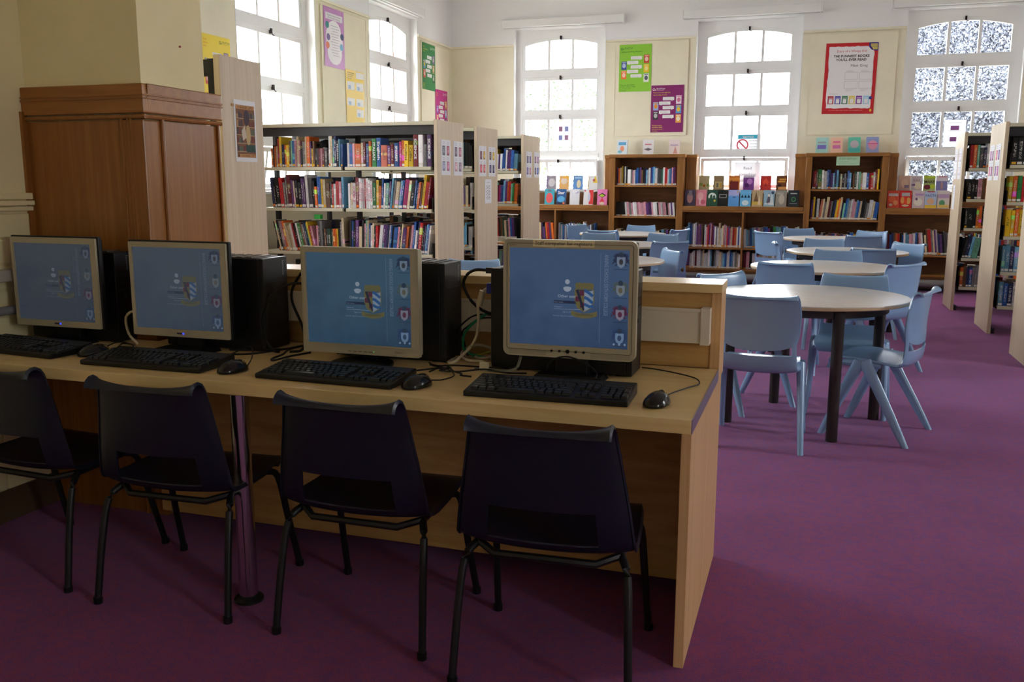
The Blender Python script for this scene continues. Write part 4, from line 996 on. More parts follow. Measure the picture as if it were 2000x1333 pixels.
# right-hand stacks: visible book ends
RR = '%s shelf, right stack nearest the window'; RM = '%s shelf, middle right stack'
NM = ['bottom','second lowest','middle','second','top']
r1 = ['o n B b g g g g o','k B c l2 K p r R','k k2 k o o k2 w k','k k k P n o b c','r o l K B w2^ p R']
r2 = ['c b B w p','c c B c m','y y o y o','y o G r c','k k k k']
for zi, cs in enumerate(r1): row(cs, RX1+.075, RX1+.34, R1[0]+.03, ZR[zi], .205, .245, RR % NM[zi], d=.16, lean=(lambda u: .16) if zi == 1 else None, group='books in the right stack nearest the leafy window', seed=20+zi)
for zi, cs in enumerate(r2): row(cs, RX+.075, RX+.26, R2[0]+.03, ZR[zi], .215, .245, RM % NM[zi], d=.16, group='books in the middle right stack', seed=30+zi)
mix = 'k b r P w t g B o n c k p R y l K w b t'
for st in (R1, R2, R3):
    RX = RX1 if st is R1 else 1.60
    for zi in range(5):
        row(mix, RX+.40 if st is not R3 else RX+.08, RX+.88, st[0]+.03, ZR[zi], .2, .245, d=.16, seed=40+zi); row(mix, RX+.96, RX+1.7, st[0]+.03, ZR[zi], .2, .245, d=.16, seed=60+zi)
        row(mix, RX+.08, RX+.88, st[1]-.20, ZR[zi], .18, .23, d=.17, seed=70+zi)
RX = 1.60
# rear faces of the left stacks and the other left stacks
dark = 'K n k t K R g k n B K t n k g K'
for st in (S1, S2, S3):
    for zi in range(4):
        if st is not S1 or zi < 3:
            row(dark, -4.93, -4.165, st[1]-.24, ZL[zi], .25, .30, d=.2, seed=80+zi); row(dark, -4.12, -3.27, st[1]-.24, ZL[zi], .25, .30, d=.2, seed=90+zi)
row(dark, -4.0, -3.27, S1[1]-.25, ZL[3], .20, .24, d=.2, seed=96); row('k K n k', -4.93, -4.75, S1[1]-.25, ZL[3], .20, .24, d=.2, seed=97)
s2 = ['k K B n k', 'w c c k w2', 'P p g t K w', 'b c k k K k']
s3 = ['b p R l g b K t r o P K', 'K R P r k n d t K P b p k', 'l g P R m p b c p o r l G o2', 'y y w p w b b w p p b2 c2']
for zi in range(4):
    row(s2[zi], -3.40, -3.27, S2[0]+.03, ZL[zi], .21, .26, seed=100+zi); row(mix, -4.1, -3.42, S2[0]+.03, ZL[zi], .21, .26, seed=104+zi)
    row(s3[zi], -3.60, -3.29, S3[0]+.03, ZL[zi], .19, .27, seed=110+zi, lean=lambda u: -.06 if zi == 1 else .05); row(mix, -4.1, -3.62, S3[0]+.03, ZL[zi], .21, .26, seed=114+zi)
# far oak bookcases
BF = BY+.07
row('R r n G2 w w2 b B p c B c k t K g k b c k n d w l t w2 b r r w R y', .0-.02, .80, BF, 1.30, .20, .26, 'top shelf, green labelled oak bookcase', d=.17, group='books on the top shelf of the green labelled bookcase', seed=120)
row('p y^ k w2 s t g t2^ R g k B y o t^ B l b c g w P P c b t k k K g w3 t b2', 0.0-.02, .80, BF, .905, .22, .275, d=.17, lean=lambda u: .10 if u > .1 else .02, seed=121)
row('w K w p c g k o n p b P n R B P g k b2 y t g w K w g p P', -.02, .80, BF, .50, .20, .27, d=.17, seed=122)
row('p o t y k w k w2 g P w b b B p n k B c g w p b c w2 K K d l w r r w c b P p R', -2.64, -1.81, BF, 1.345, .21, .27, d=.17, seed=123)
row('k k k k k w P g P w w P P P P P p p p P w w K P w P P k P w p w', -2.64, -1.81, BF, .915, .185, .20, d=.14, lean=lambda u: -.10 if u > .15 else 0, seed=124)
row('w t k w n w w P K k r b w g k P w t k c K p n k g', -2.64, -1.81, BF, .53, .17, .22, d=.15, seed=125)
row('g w c c b b g w w p P p n k w P r p P R p w g w t w t P w r p P t r o w b w', -1.69, -.905, BF, .505, .26, .33, d=.18, seed=126)
row('p r p p w w w R w w g t w w w c k g w w t w c b w w b c w g t w', -1.69, -.905, BF, .215, .20, .25, d=.18, seed=127)
row('w c g b c g p P g B b p k k G c l B b2 w g w P t w', -.865, -.125, BF, .505, .22, .31, d=.18, lean=lambda u: -.04 if u < .5 else -.1, seed=128)
row('R P k w r t w w t w g P w b w c w t', -.865, -.125, BF, .215, .19, .24, d=.18, seed=129)
row('k p R b B n o r k b w c c P P w b K g P w k t n r2 g t p w B p k K K g w', .92, 1.72, BF, .47, .24, .33, d=.18, lean=lambda u: -.04 if u < .5 else -.13, seed=130)
row(mix, 1.75, 2.06, BF, .47, .24, .31, d=.18, seed=131)
row('R B p K o r2 p n o2', -3.74, -3.545, BF, .505, .24, .33, d=.18, lean=lambda u: -.1, seed=132)
row('w c w c b w g B w b w w c w g l w c k w P c B g b w K k b', -3.49, -2.95, BF, .505, .24, .32, d=.18, seed=133)
row(mix, -3.49, -2.80, BF, .215, .2, .25, d=.18, seed=134); row(mix, -4.6, -3.75, BF, .505, .24, .32, d=.18, seed=135)
me = bpy.data.meshes.new('shelved_books'); me.from_pydata(BSV, [], BSF)
ca = me.color_attributes.new('cover', 'FLOAT_COLOR', 'CORNER'); li = 0
for f, c in zip(BSF, BSC):
    for _ in f: ca.data[li].color = (*c, 1); li += 1
SM = mat('shelved_book_covers', (128,128,128), .5); _a = nd(SM, 'ShaderNodeAttribute'); _a.attribute_name = 'cover'
_n = noise(SM, coords(SM, (60,1,26)), 1.2, 2, .6); _mm = nd(SM, 'ShaderNodeMix', data_type='RGBA', blend_type='OVERLAY'); _mm.inputs[0].default_value = .55
lk(SM, _a.outputs[0], _mm.inputs[6]); lk(SM, _n, _mm.inputs[7]); lk(SM, _mm.outputs[2], bsdf(SM).inputs['Base Color'])
me.materials.append(SM); so = link('shelved_books', me); tag(so, 'rows of small library books filling the far shelves', 'books', None, 'stuff')

# face-out display books
def display(x, y, z, w, h, rgb, label, art=None, ttl=None, tcol=(245,245,245), rz=0., group='books displayed face out on the ledges'):
    t = thing('display_book', label, 'book', (x, y, z+.001), rz, group); tl = -.14; th = .024
    R = Matrix.Rotation(tl, 4, 'X')
    def put(o): o.matrix_local = R; return o
    put(MB().box(-w/2, w/2, 0, .002, 0, h).box(-w/2, w/2, th-.002, th, 0, h).box(-w/2, -w/2+.002, 0, th, 0, h).obj('cover', flat(rgb, .4), t))
    put(MB().box(-w/2+.002, w/2-.003, .002, th-.002, .002, h-.002).obj('page_block', PAGES, t))
    if art:
        for k, (shape, cx, cz, rx, rz2, c) in enumerate(art):
            mb = MB(); yy = -.0006-.0003*k
            if shape == 'o': disc(mb, cx*w, cz*h, rx*w, rz2*h, yy, 0, 16)
            elif shape == 't': mb.quad([((cx-rx)*w,yy,(cz-rz2)*h),((cx+rx)*w,yy,(cz-rz2)*h),(cx*w,yy,(cz+rz2)*h)])
            elif shape == 'd': mb.quad([((cx-rx)*w,yy,cz*h),(cx*w,yy,(cz-rz2)*h),((cx+rx)*w,yy,cz*h),(cx*w,yy,(cz+rz2)*h)])
            elif shape == 'h': rect(mb, (cx-rx)*w, (cx+rx)*w, (cz-rz2)*h, (cz+rz2)*h, yy)
            put(mb.obj('cover_picture', flat(c, .4), t))
    if ttl:
        mb = MB(); add_text(mb, ttl[0], 0, 0, 1., 0, bold=.02); W = max(v[0] for v in mb.v)*2; s = min(ttl[2]*w/W, .3*h)
        mb.v = [(v[0]*s, -.003, ttl[1]*h+v[2]*s) for v in mb.v]; put(mb.obj('cover_title', flat(tcol), t))
    MB().box(-.012, .012, th+.004, th+.055, 0, .004).box(-.012, .012, th+.002+h*.12, th+.005+h*.14, .002, h*.5).obj('easel', BLACKM, t)
    return t
Wb, Hb = .142, .222
y1, z1, y2, z2 = 12.785, 1.065, 12.995, 1.28
D = [  # middle window, front row
 (-1.621,y1,z1,(84,76,104),'purple grey book with a pale figure at the left end of the middle ledge',[('o',.02,.5,.28,.33,(196,150,150)),('h',.05,.8,.16,.16,(150,140,160))],None),
 (-1.464,y1,z1,(222,140,156),'pink illustrated book on the middle ledge',[('o',-.1,.6,.3,.25,(236,176,184)),('o',.2,.25,.22,.14,(198,96,120)),('h',-.1,.3,.05,.2,(240,220,216))],None),
 (-1.315,y1,z1,(44,84,66),'dark green book with white arch and yellow dot on the middle ledge',[('o',0,.58,.38,.24,(226,234,226)),('o',-.1,.5,.13,.22,(44,84,66)),('o',.18,.5,.12,.18,(44,84,66)),('h',0,.38,.4,.1,(44,84,66)),('o',.24,.33,.1,.07,(220,190,60))],None),
 (-1.171,y1,z1,(34,36,36),'black book with white ring lettering on the middle ledge',[('h',0,.62,.34,.11,(206,206,202)),('h',0,.62,.30,.085,(40,42,42))],None),
 (-1.028,y1,z1,(120,168,226),'sky blue book with a small bird on the middle ledge',[('h',0,.3,.5,.3,(96,160,224)),('h',0,.82,.5,.16,(176,180,228)),('d',.05,.56,.2,.04,(60,80,140)),('o',.35,.88,.09,.05,(200,180,110))],None),
 (-.872,y1,z1,(108,184,232),'light blue book with three dark silhouettes on the middle ledge',[('t',-.3,.63,.13,.1,(32,40,66)),('t',0,.63,.13,.1,(32,40,66)),('t',.3,.63,.13,.1,(32,40,66)),('o',0,.22,.32,.16,(214,234,246))],None),
 (-.717,y1,z1,(188,164,128),'sandy brown book with crossed shapes on the middle ledge',[('t',-.1,.6,.22,.3,(128,96,66)),('h',0,.2,.5,.1,(206,176,88)),('t',.2,.4,.15,.3,(226,206,170))],None),
 (-.563,y1,z1,(150,186,204),'pale blue book titled ANNA on the middle ledge',[('t',-.02,.55,.2,.35,(96,90,110)),('o',-.02,.68,.12,.09,(232,224,216)),('t',.25,.5,.2,.4,(214,226,232)),('o',.32,.84,.13,.09,(70,80,110))],('ANNA',.12,.8)),
 (-.408,y1,z1-.0,(150,146,136),'grey book with blurred pale shape on the middle ledge',[('o',.05,.45,.26,.3,(198,186,172)),('h',-.1,.8,.3,.06,(176,172,164))],None),
 (-.247,y1,z1,(44,48,54),'small black book with a green ring at the right of the middle ledge',[('o',0,.45,.2,.14,(80,180,110)),('o',0,.45,.15,.105,(44,48,54)),('h',0,.8,.3,.03,(190,190,190)),('h',0,.2,.35,.015,(150,150,150))],None),
 # middle window, back row on the sill
 (-1.454,y2,z2,(196,188,150),'cream book with a sunflower on the middle window sill',[('o',0,.3,.14,.1,(206,150,40)),('o',-.3,.4,.18,.12,(140,170,80)),('o',.35,.35,.12,.1,(130,160,80)),('o',0,.3,.07,.05,(110,60,30))],None),
 (-1.257,y2,z2,(160,140,104),'olive brown book with a pale doorway on the middle window sill',[('h',0,.35,.34,.24,(206,190,140)),('h',-.1,.35,.1,.16,(110,100,80)),('h',.2,.35,.1,.16,(206,170,60))],None),
 (-1.046,y2,z2,(206,120,48),'orange and maroon castle book on the middle window sill',[('h',0,.3,.4,.3,(120,36,40)),('h',.0,.75,.5,.1,(224,146,60)),('t',-.25,.62,.1,.12,(120,36,40))],None),
 (-.853,y2,z2,(122,60,140),'purple swirling book on the middle window sill',[('o',.1,.6,.26,.2,(190,130,204)),('o',-.15,.35,.2,.15,(84,36,104)),('h',0,.92,.5,.06,(190,186,200))],None),
 (-.625,y2,z2,(190,52,46),'bright red book with a dark mask on the middle window sill',[('d',0,.55,.3,.3,(222,82,58)),('h',-.46,.5,.04,.5,(126,40,70)),('t',0,.4,.16,.12,(150,36,36))],None),
 (-.417,y2,z2,(110,66,40),'dark brown book with golden lettering on the middle window sill',[('h',.1,.75,.3,.06,(214,150,70)),('h',0,.6,.34,.05,(220,156,60)),('o',-.2,.3,.2,.14,(66,38,44)),('h',.1,.15,.4,.1,(206,150,90))],None),
 # left far window
 (-3.637,y1,z1,(66,168,190),'teal book with big red blob on the left ledge',[('o',0,.42,.36,.34,(222,92,96)),('t',0,.92,.3,.08,(110,116,126))],None),
 (-3.46,y1,z1,(44,92,150),'deep blue book titled Star on the left ledge',[('o',0,.35,.4,.2,(92,170,224)),('h',0,.08,.5,.08,(36,44,76)),('o',.28,.1,.12,.07,(224,120,70))],('Star',.68,.72)),
 (-3.262,y1,z1,(226,228,236),'plain white book with a lilac swirl on the left ledge',[('o',.2,.8,.22,.08,(176,168,206)),('o',.05,.84,.26,.08,(236,236,244))],None),
 (-3.058,y1,z1,(230,228,232),'white and red split cover book on the left ledge',[('h',.28,.5,.22,.46,(214,56,60)),('o',.08,.5,.14,.3,(206,210,232)),('o',-.34,.9,.08,.05,(206,60,90))],None),
 (-2.856,y1,z1,(228,128,186),'bright pink book with green eye and red lips on the left ledge',[('d',0,.62,.4,.15,(50,44,52)),('d',-.02,.60,.28,.1,(180,206,60)),('t',0,.34,.26,.14,(222,60,80)),('o',0,.1,.24,.1,(226,206,186))],None),
 (-3.67,y2,z2,(150,140,150),'grey mauve book on the left window sill',[('o',.05,.5,.36,.3,(206,200,204)),('h',-.42,.5,.08,.4,(130,110,150))],None),
 (-3.475,y2,z2,(226,172,106),'apricot book with pale round emblem on the left window sill',[('o',0,.62,.34,.24,(226,206,190)),('h',.2,.9,.3,.1,(236,176,70))],None),
 (-3.267,y2,z2,(92,138,196),'mid blue book with pale figure on the left window sill',[('o',.1,.4,.22,.3,(214,206,176)),('h',0,.85,.4,.06,(160,190,226))],None),
 (-3.045,y2,z2,(226,228,230),'white book with yellow corner on the left window sill',[('t',.25,.75,.25,.25,(226,200,50)),('o',.12,.68,.14,.1,(190,110,100)),('h',-.46,.5,.04,.5,(206,170,80))],None),
 # leafy window
 (.988,y1,z1,(206,74,58),'red and cream comic book at the left end of the right ledge',[('h',.0,.76,.4,.08,(196,190,190)),('o',-.1,.5,.3,.18,(222,104,66)),('o',.2,.3,.2,.14,(226,150,104)),('o',-.2,.18,.16,.08,(206,196,180))],None),
 (1.135,y1,z1,(206,44,44),'bright red comic book on the right ledge',[('h',0,.78,.34,.1,(186,190,192)),('o',-.25,.45,.18,.2,(228,160,90)),('o',.25,.42,.18,.2,(226,170,100)),('h',0,.42,.12,.18,(228,70,40)),('o',0,.14,.3,.06,(214,204,170))],None),
 (1.286,y1,z1,(206,186,196),'pale mauve activity book on the right ledge',[('h',.1,.78,.36,.06,(176,140,190)),('o',0,.35,.36,.22,(230,224,214)),('o',-.15,.52,.1,.08,(110,80,110))],None),
 (1.431,y1,z1,(176,190,220),'blue and yellow book titled FACTS on the right ledge',[('h',0,.1,.48,.09,(228,190,60)),('o',0,.4,.3,.18,(216,170,140)),('h',0,.95,.3,.03,(196,60,70))],('FACTS',.66,.85),(70,90,160)),
 (1.58,y1,z1,(206,196,196),'pale book with a green creature on the right ledge',[('h',0,.7,.48,.12,(176,150,186)),('o',-.1,.3,.24,.18,(90,150,110)),('h',0,.12,.48,.08,(226,196,110))],None),
 (1.125,y2,z2,(196,170,160),'faded beige book on the right window sill',[('o',0,.5,.3,.3,(214,190,176)),('h',.2,.3,.2,.1,(120,110,140))],None),
 (1.269,y2,z2,(224,222,226),'white framed pale book on the right window sill',[('h',0,.5,.42,.42,(200,192,206)),('o',.1,.35,.3,.25,(224,216,196)),('h',-.25,.4,.15,.06,(120,96,150))],('RAV',.62,.6),(170,150,150)),
 (1.425,y2,z2,(160,176,110),'lime green book titled MAKE on the right window sill',[('h',0,.9,.48,.07,(176,200,60)),('o',-.18,.26,.28,.16,(110,36,56)),('o',.25,.3,.2,.14,(190,206,60))],('MAKE',.52,.88),(30,26,26)),
 (1.571,y2,z2,(214,208,222),'lilac and blue book on the right window sill',[('h',0,.35,.46,.3,(122,124,180)),('h',.05,.92,.35,.02,(206,70,100)),('o',0,.35,.1,.28,(170,130,130))],None)]
for q in D:
    x, y, z, c, lab, art, ttl = q[:7]; display(x, y, z, Wb, Hb if y == y1 else .20, c, lab, art, ttl, q[7] if len(q) > 7 else (245,245,245))
T = [(-2.595,(214,226,236),'pale blue and white book standing on the left tall bookcase',[('o',0,.4,.2,.2,(226,150,120)),('h',0,.75,.36,.1,(90,160,206)),('o',-.2,.2,.2,.1,(120,190,210))],-.05),
 (-2.226,(232,230,234),'white book standing in the middle of the left tall bookcase top',[('d',0,.35,.4,.1,(110,104,114)),('h',0,.68,.3,.04,(206,120,130))],.08),
 (-1.863,(236,220,220),'blush pink book standing on the left tall bookcase',[('t',.1,.3,.2,.25,(214,160,150)),('h',0,.62,.36,.03,(170,150,190))],.1),
 (.071,(166,214,208),'mint green book standing on the right tall bookcase',[('h',0,.4,.36,.13,(120,110,190)),('h',0,.68,.34,.06,(150,160,170))],-.05),
 (.255,(240,196,170),'peach book standing on the right tall bookcase',[('h',0,.4,.32,.11,(206,110,170)),('h',0,.7,.3,.06,(222,110,150))],0.),
 (.476,(100,196,172),'sea green book standing on the right tall bookcase',[('o',0,.55,.36,.25,(196,190,200)),('h',0,.2,.48,.12,(80,180,180))],.1),
 (.70,(150,166,218),'lavender blue book standing on the right tall bookcase',[('o',0,.5,.38,.3,(226,160,190)),('h',0,.58,.42,.03,(206,80,140))],.2)]
for x, c, lab, art, rz in T: display(x, 12.84, 1.768, .150, .205, c, lab, art, None, rz=rz, group='books standing on the tall bookcases')
print('individual books', NB[0], 'display', len(D)+len(T))

# odds and ends lying on the nearest stack
t = thing('green_box', 'small bright green box lying on books in the nearest left stack', 'box', (-4.48, S1Y+.05, ZL[1]+.302))
MB().box(-.033, .033, 0, .05, 0, .036).obj('box_body', flat((70,200,90)), t, .004); MB().box(-.035, .035, -.002, .052, .036, .044).obj('box_lid', flat((80,214,104)), t, .003)
bm = bmesh.new(); bmesh.ops.create_icosphere(bm, subdivisions=3, radius=1); _rd = random.Random(5)
for v in bm.verts:
    q = v.co.copy(); f = 1+.22*math.sin(q.x*5+1)+.15*math.sin(q.y*7)+.12*math.sin(q.z*6+q.x*3)
    v.co = (q.x*.075*f, q.y*.06*f, max(q.z, -.5)*.04*f+.022)
me = bpy.data.meshes.new('black_pouch'); bm.to_mesh(me); bm.free(); me.materials.append(mat('black_cloth', (22,22,24), .9))
for pl in me.polygons: pl.use_smooth = True
tag(link('black_pouch', me, None, (-4.40, S1Y+.09, ZL[3]+.186)), 'crumpled black cloth pouch on top of books in the nearest left stack', 'pouch')
# ------------------------------------------------------------------ posters and notices
PRINT = {'printed_pictures','caption_lines','text_lines','words','heading_lines','footer_text','panel_outlines','checked_table','painted_books','heading','headline','printed_words'}
def poster(name, label, loc, rotz, w, h, rgb, parts, cat='poster', m=None, tilt=0., group=None):
    """origin at the top left corner; parts: list of (part name, colours, fn(mb))"""
    t = thing(name, label, cat, loc, rotz, group); t.rotation_euler = (0, tilt, rotz)
    MB().box(0, w, -.002, 0, -h, 0).obj('sheet', m or flat(rgb, .45), t)
    for nm, cols, fn in parts:
        mb = MB(); fn(mb); o = mb.obj(nm, [flat(c) if isinstance(c, tuple) else c for c in cols], t)
        if nm in PRINT: o['kind'] = 'stuff'
    return t
Y0, Y1 = -.0028, -.0034
def trust(accent, sub, heads, covers, lines, w=.46, h=.64, tail=True, logo_right=False):
    P = []
    def logo(m):
        lx = .05*w if not logo_right else .62*w
        m.quad([(lx,Y0,-.09*h),(lx+.10*w,Y0,-.115*h),(lx,Y0,-.115*h)]) if False else None
        ribbon(m, [(lx,-.105*h),(lx,-.075*h),(lx+.03*w,-.062*h),(lx+.06*w,-.085*h),(lx+.09*w,-.10*h),(lx,-.105*h)], .012*w, Y0)
        add_text(m, 'BookTrust', lx+.11*w, -.085*h, .058*w, Y0, 0, 'LEFT', bold=.01); add_text(m, 'Getting children reading', lx+.11*w, -.108*h, .022*w, Y0, 0, 'LEFT')
    P.append(('logo', [accent], logo))
    def hd(m):
        for i, s in enumerate(heads): add_text(m, s, .06*w if not logo_right else .05*w, (-.165 if not logo_right else -.09)*h-i*.048*h, .05*w, Y0, 0, 'LEFT', bold=.01)
    P.append(('heading', [sub], hd))
    for i in range(5):
        x = (.36, .25)[i % 2]*w; z = -(.32+.095*i)*h
        def bub(m, x=x, z=z, i=i):
            m.quad([(a,Y0,b) for a,b in rrect(x, x+.34*w, z, z+.07*h, .012*w)]); m.quad([(x+.24*w,Y0,z+.002),(x+.30*w,Y0,z+.002),(x+.28*w,Y0,z-.014*h)] if i % 2 == 0 else [(x+.04*w,Y0,z+.002),(x+.10*w,Y0,z+.002),(x+.05*w,Y0,z-.014*h)])
            for k in range(3): rect(m, x+.03*w, x+(.30-.04*k)*w, z+(.015+.018*k)*h, z+(.019+.018*k)*h, Y1, 1)
        P.append(('speech_bubble', [(240,240,240), (186,186,190)], bub))
    for k, (c, c2) in enumerate(covers):
        x = .76*w if k < 3 else .07*w; z = -(.40+.20*k)*h if k < 3 else -(.53+.20*(k-3))*h
        def cov(m, x=x, z=z): rect(m, x, x+.16*w, z, z+.175*h, Y0); disc(m, x+.08*w, z+.085*h, .055*w, .05*h, Y1, 1, 12); rect(m, x+.02*w, x+.14*w, z+.145*h, z+.162*h, Y1, 1)
        P.append(('cover_thumbnail', [c, c2], cov))
    def ft(m):
        for i, s in enumerate(lines): add_text(m, s, .05*w, -.865*h-i*.038*h, .045*w if i < 2 else .028*w, Y0, 0, 'LEFT', bold=.008)
    P.append(('footer_text', [sub], ft))
    return P
BOARD = plaster('pinboard_paint', (240,233,210))
def board(label, loc, rotz, w, h):
    t = thing('pinboard', label, 'board', loc, rotz); MB().box(0, w, -.012, 0, 0, h).obj('board_face', BOARD, t, .002)
    for a, b, c, d in ((0,w,-.004,.006),(0,w,h-.006,h+.004)): box('edge_bead', a, b, -.016, -.012, c, d, BOARD, t)
    for x in (0, w): box('edge_bead', x-.004, x+.004, -.016, -.012, 0, h, BOARD, t)
board('cream wall board behind the lime green and purple posters', (-2.76, WY-.0005, 2.04), 0, 1.02, 1.27)
board('cream wall board behind the red bordered poster', (-.14, WY-.0005, 2.02), 0, 1.06, 1.29)
board('cream wall board between the two left windows', (WX+.0005, 9.20, 1.95), PI/2, 1.06, 1.35)
board('cream wall board in the far left corner', (WX+.0005, 11.90, 1.95), PI/2, 1.02, 1.35)
PY = WY-.0165; PX = WX+.0165
poster('poster', 'lime green poster with white speech bubbles', (-2.70, PY, 3.285), 0, .455, .64, (140,200,62), trust((24,84,56),(50,96,40),['Discover something with yours...'],[((206,60,56),(240,200,190)),((236,190,40),(240,230,150)),((236,236,236),(90,100,110)),((60,76,156),(190,200,230)),((236,120,60),(250,210,190))],['Visit your school library','to your reading or today!','find out at booktrust.org.uk','readingtogether']))
poster('poster', 'purple poster with white speech bubbles below the lime one', (-2.235, PY, 2.72), 0, .455, .64, (132,38,104), trust((244,240,244),(226,200,60),['There is no one right way','way to enjoy a book...'],[((236,226,236),(206,120,150)),((90,160,214),(236,200,60)),((236,170,80),(246,236,210)),((150,176,226),(236,150,60)),((60,60,64),(190,190,190))],['Find your way in','the library today!','booktrust.org.uk/schoollibrary','#schoollibrary']))
def red_poster():
    w, h = .64, .90; P = []
    rd = random.Random(4); n = 16
    edge = [(.07*w+rd.uniform(-.006,.006), -h*(.05+.87*k/n)) for k in range(n+1)]+[(.07*w+.86*w*k/n, -h*.92+rd.uniform(-.006,.006)) for k in range(1,n+1)]+[(.93*w+rd.uniform(-.006,.006), -h*(.92-.87*k/n)) for k in range(1,n+1)]+[(.93*w-.86*w*k/n, -h*.05+rd.uniform(-.006,.006)) for k in range(1,n)]
    P.append(('torn_paper', [(236,234,238)], lambda m: m.quad([(x,Y0,z) for x,z in edge])))
    P.append(('title', [(196,40,46)], lambda m: add_text(m, 'Diary of a Wimpy Kid', .50*w, -.13*h, .064*w, Y1, bold=.0)))
    def hd(m): add_text(m, 'THE FUNNIEST BOOKS', .50*w, -.20*h, .068*w, Y1, bold=.03, wide=.98); add_text(m, "YOU'LL EVER READ", .50*w, -.25*h, .068*w, Y1, bold=.03)
    P.append(('headline', [(30,26,30)], hd)); P.append(('subtitle', [(96,92,96)], lambda m: add_text(m, 'Meet Greg', .66*w, -.335*h, .075*w, Y1)))
    def strips(m):
        for i in range(2):
            for j in range(2):
                x, z = (.40+.28*i)*w, -(.515+.125*j)*h
                for a, b, c, d in ((x,x+.25*w,z,z+.003),(x,x+.25*w,z+.10*h,z+.10*h+.003),(x,x+.003,z,z+.10*h),(x+.25*w,x+.253*w,z,z+.10*h)): rect(m, a, b, c, d, Y1, 0)
                for k in range(3): rect(m, x+.03*w, x+(.21-.03*k)*w, z+(.10+.012*k)*h-.0, z+(.103+.012*k)*h, Y1, 0) if j == 0 else rect(m, x+.03*w, x+(.2-.03*k)*w, z-.012*h*(k+1), z-.012*h*(k+1)+.002, Y1, 0)
        add_text(m, 'This is Rowley', .2*w, -.72*h, .03*w, Y1, 0)
    P.append(('panel_outlines', [(176,174,180)], strips))
    for k, c in enumerate(((176,36,48),(70,66,170),(50,120,80),(226,206,90),(124,40,150),(160,206,232))):
        x = (.10+.137*k)*w
        def cov(m, x=x): rect(m, x, x+.115*w, -.86*h, -.745*h, Y1, 0); rect(m, x+.022*w, x+.093*w, -.85*h, -.79*h, Y1-.0004, 1); rect(m, x+.015*w, x+.10*w, -.778*h, -.770*h, Y1-.0004, 1)
        P.append(('cover_thumbnail', [c, (234,232,234)], cov))
    P.append(('round_sticker', [(50,50,130)], lambda m: disc(m, .925*w, -.775*h, .032*w, .024*h, Y1-.0006)))
    def corner(m):
        m.quad([(w,Y1,0),(.82*w,Y1,0),(.82*w,Y1,-.06*h),(.87*w,Y1,-.10*h),(.93*w,Y1,-.115*h),(w,Y1,-.115*h)], 0)
        for k in range(5): rect(m, (.85+.016*max(0,k-1))*w, .985*w, -(.03+.017*k)*h, -(.018+.017*k)*h, Y1-.0004, 1)
    P.append(('corner_badge', [(60,44,140),(222,206,90)], corner))
    def ft(m): add_text(m, 'For all the latest news and fun visit wimpykid.co.uk', .46*w, -.955*h, .032*w, Y0, 0); disc(m, .94*w, -.95*h, .02*w, .022*h, Y0, 1)
    P.append(('footer_text', [(240,170,160),(236,200,60)], ft))
    return P
poster('poster', 'white poster with torn red border and THE FUNNIEST BOOKS headline', (.055, PY, 3.185), 0, .64, .90, (192,40,48), red_poster(), tilt=.012)
# left wall posters
def pinkp():
    w, h = .46, .64; P = []
    P.append(('cloud_shape', [(240,236,240)], lambda m: [disc(m, x*w, -z*h, a*w, b*h, Y0-.0001*i, 0, 14) for i, (x, z, a, b) in enumerate(((.5,.4,.34,.2),(.3,.5,.22,.2),(.66,.55,.26,.24),(.5,.75,.36,.2)))]))
    P.append(('heading', [(232,228,236),(70,60,80)], lambda m: (rect(m, .08*w, .92*w, -.20*h, -.09*h, Y1, 0), add_text(m, 'Reasons you love your librarians', .5*w, -.14*h, .05*w, Y1-.0005, 1), add_text(m, "there are never enough to go", .5*w, -.18*h, .05*w, Y1-.0005, 1))))
    for c, x, z in (((60,140,140),.16,.30),((70,76,120),.88,.44),((120,100,150),.2,.5),((214,120,90),.16,.64),((120,170,206),.84,.62)):
        P.append(('round_picture', [c], lambda m, x=x, z=z: disc(m, x*w, -z*h, .09*w, .06*h, Y1-.0005, 0, 12)))
    def tx(m):
        for k in range(12): rect(m, (.32+.04*(k % 3))*w, (.68+.05*(k % 2))*w, -(.30+.045*k)*h, -(.293+.045*k)*h, Y1)
    P.append(('text_lines', [(150,140,160)], tx)); return P
poster('poster', 'mauve poster high between the two left windows', (PX, 9.25, 3.29), PI/2, .46, .64, (190,130,190), pinkp())
def yellowp(w=.46, h=.61):
    P = []
    for x, z, a, b in ((.06,.30,.40,.14),(.54,.30,.40,.14),(.06,.60,.40,.13),(.54,.60,.40,.13),(.54,.80,.40,.14)):
        P.append(('white_panel', [(238,238,236),(170,190,214)], lambda m, x=x, z=z, a=a, b=b: (rect(m, x*w, (x+a)*w, -(z+b*.5)*h, -(z-b*.6)*h, Y0), rect(m, (x+.06)*w, (x+.2)*w, -(z+b*.4)*h, -(z-b*.1)*h, Y1, 1))))
    P.append(('heading', [(236,236,230),(110,96,60)], lambda m: (rect(m, .55*w, .97*w, -.14*h, -.02*h, Y0), [rect(m, .08*w, (.45-.05*k)*w, -(.06+.035*k)*h, -(.05+.035*k)*h, Y0, 1) for k in range(4)])))
    P.append(('arrow_band', [(228,190,50)], lambda m: ribbon(m, [(.05*w,-.20*h),(.5*w,-.17*h),(.95*w,-.15*h)], .03*h, Y1)))
    return P
poster('poster', 'yellow and white crinkled poster beside the narrow left window', (PX, 9.72, 2.67), PI/2, .45, .62, (226,190,60), yellowp())
GC = [((120,110,150),(200,180,190)),((176,150,110),(220,200,170)),((60,90,60),(190,200,180)),((110,150,200),(226,200,60)),((206,90,80),(236,190,180))]
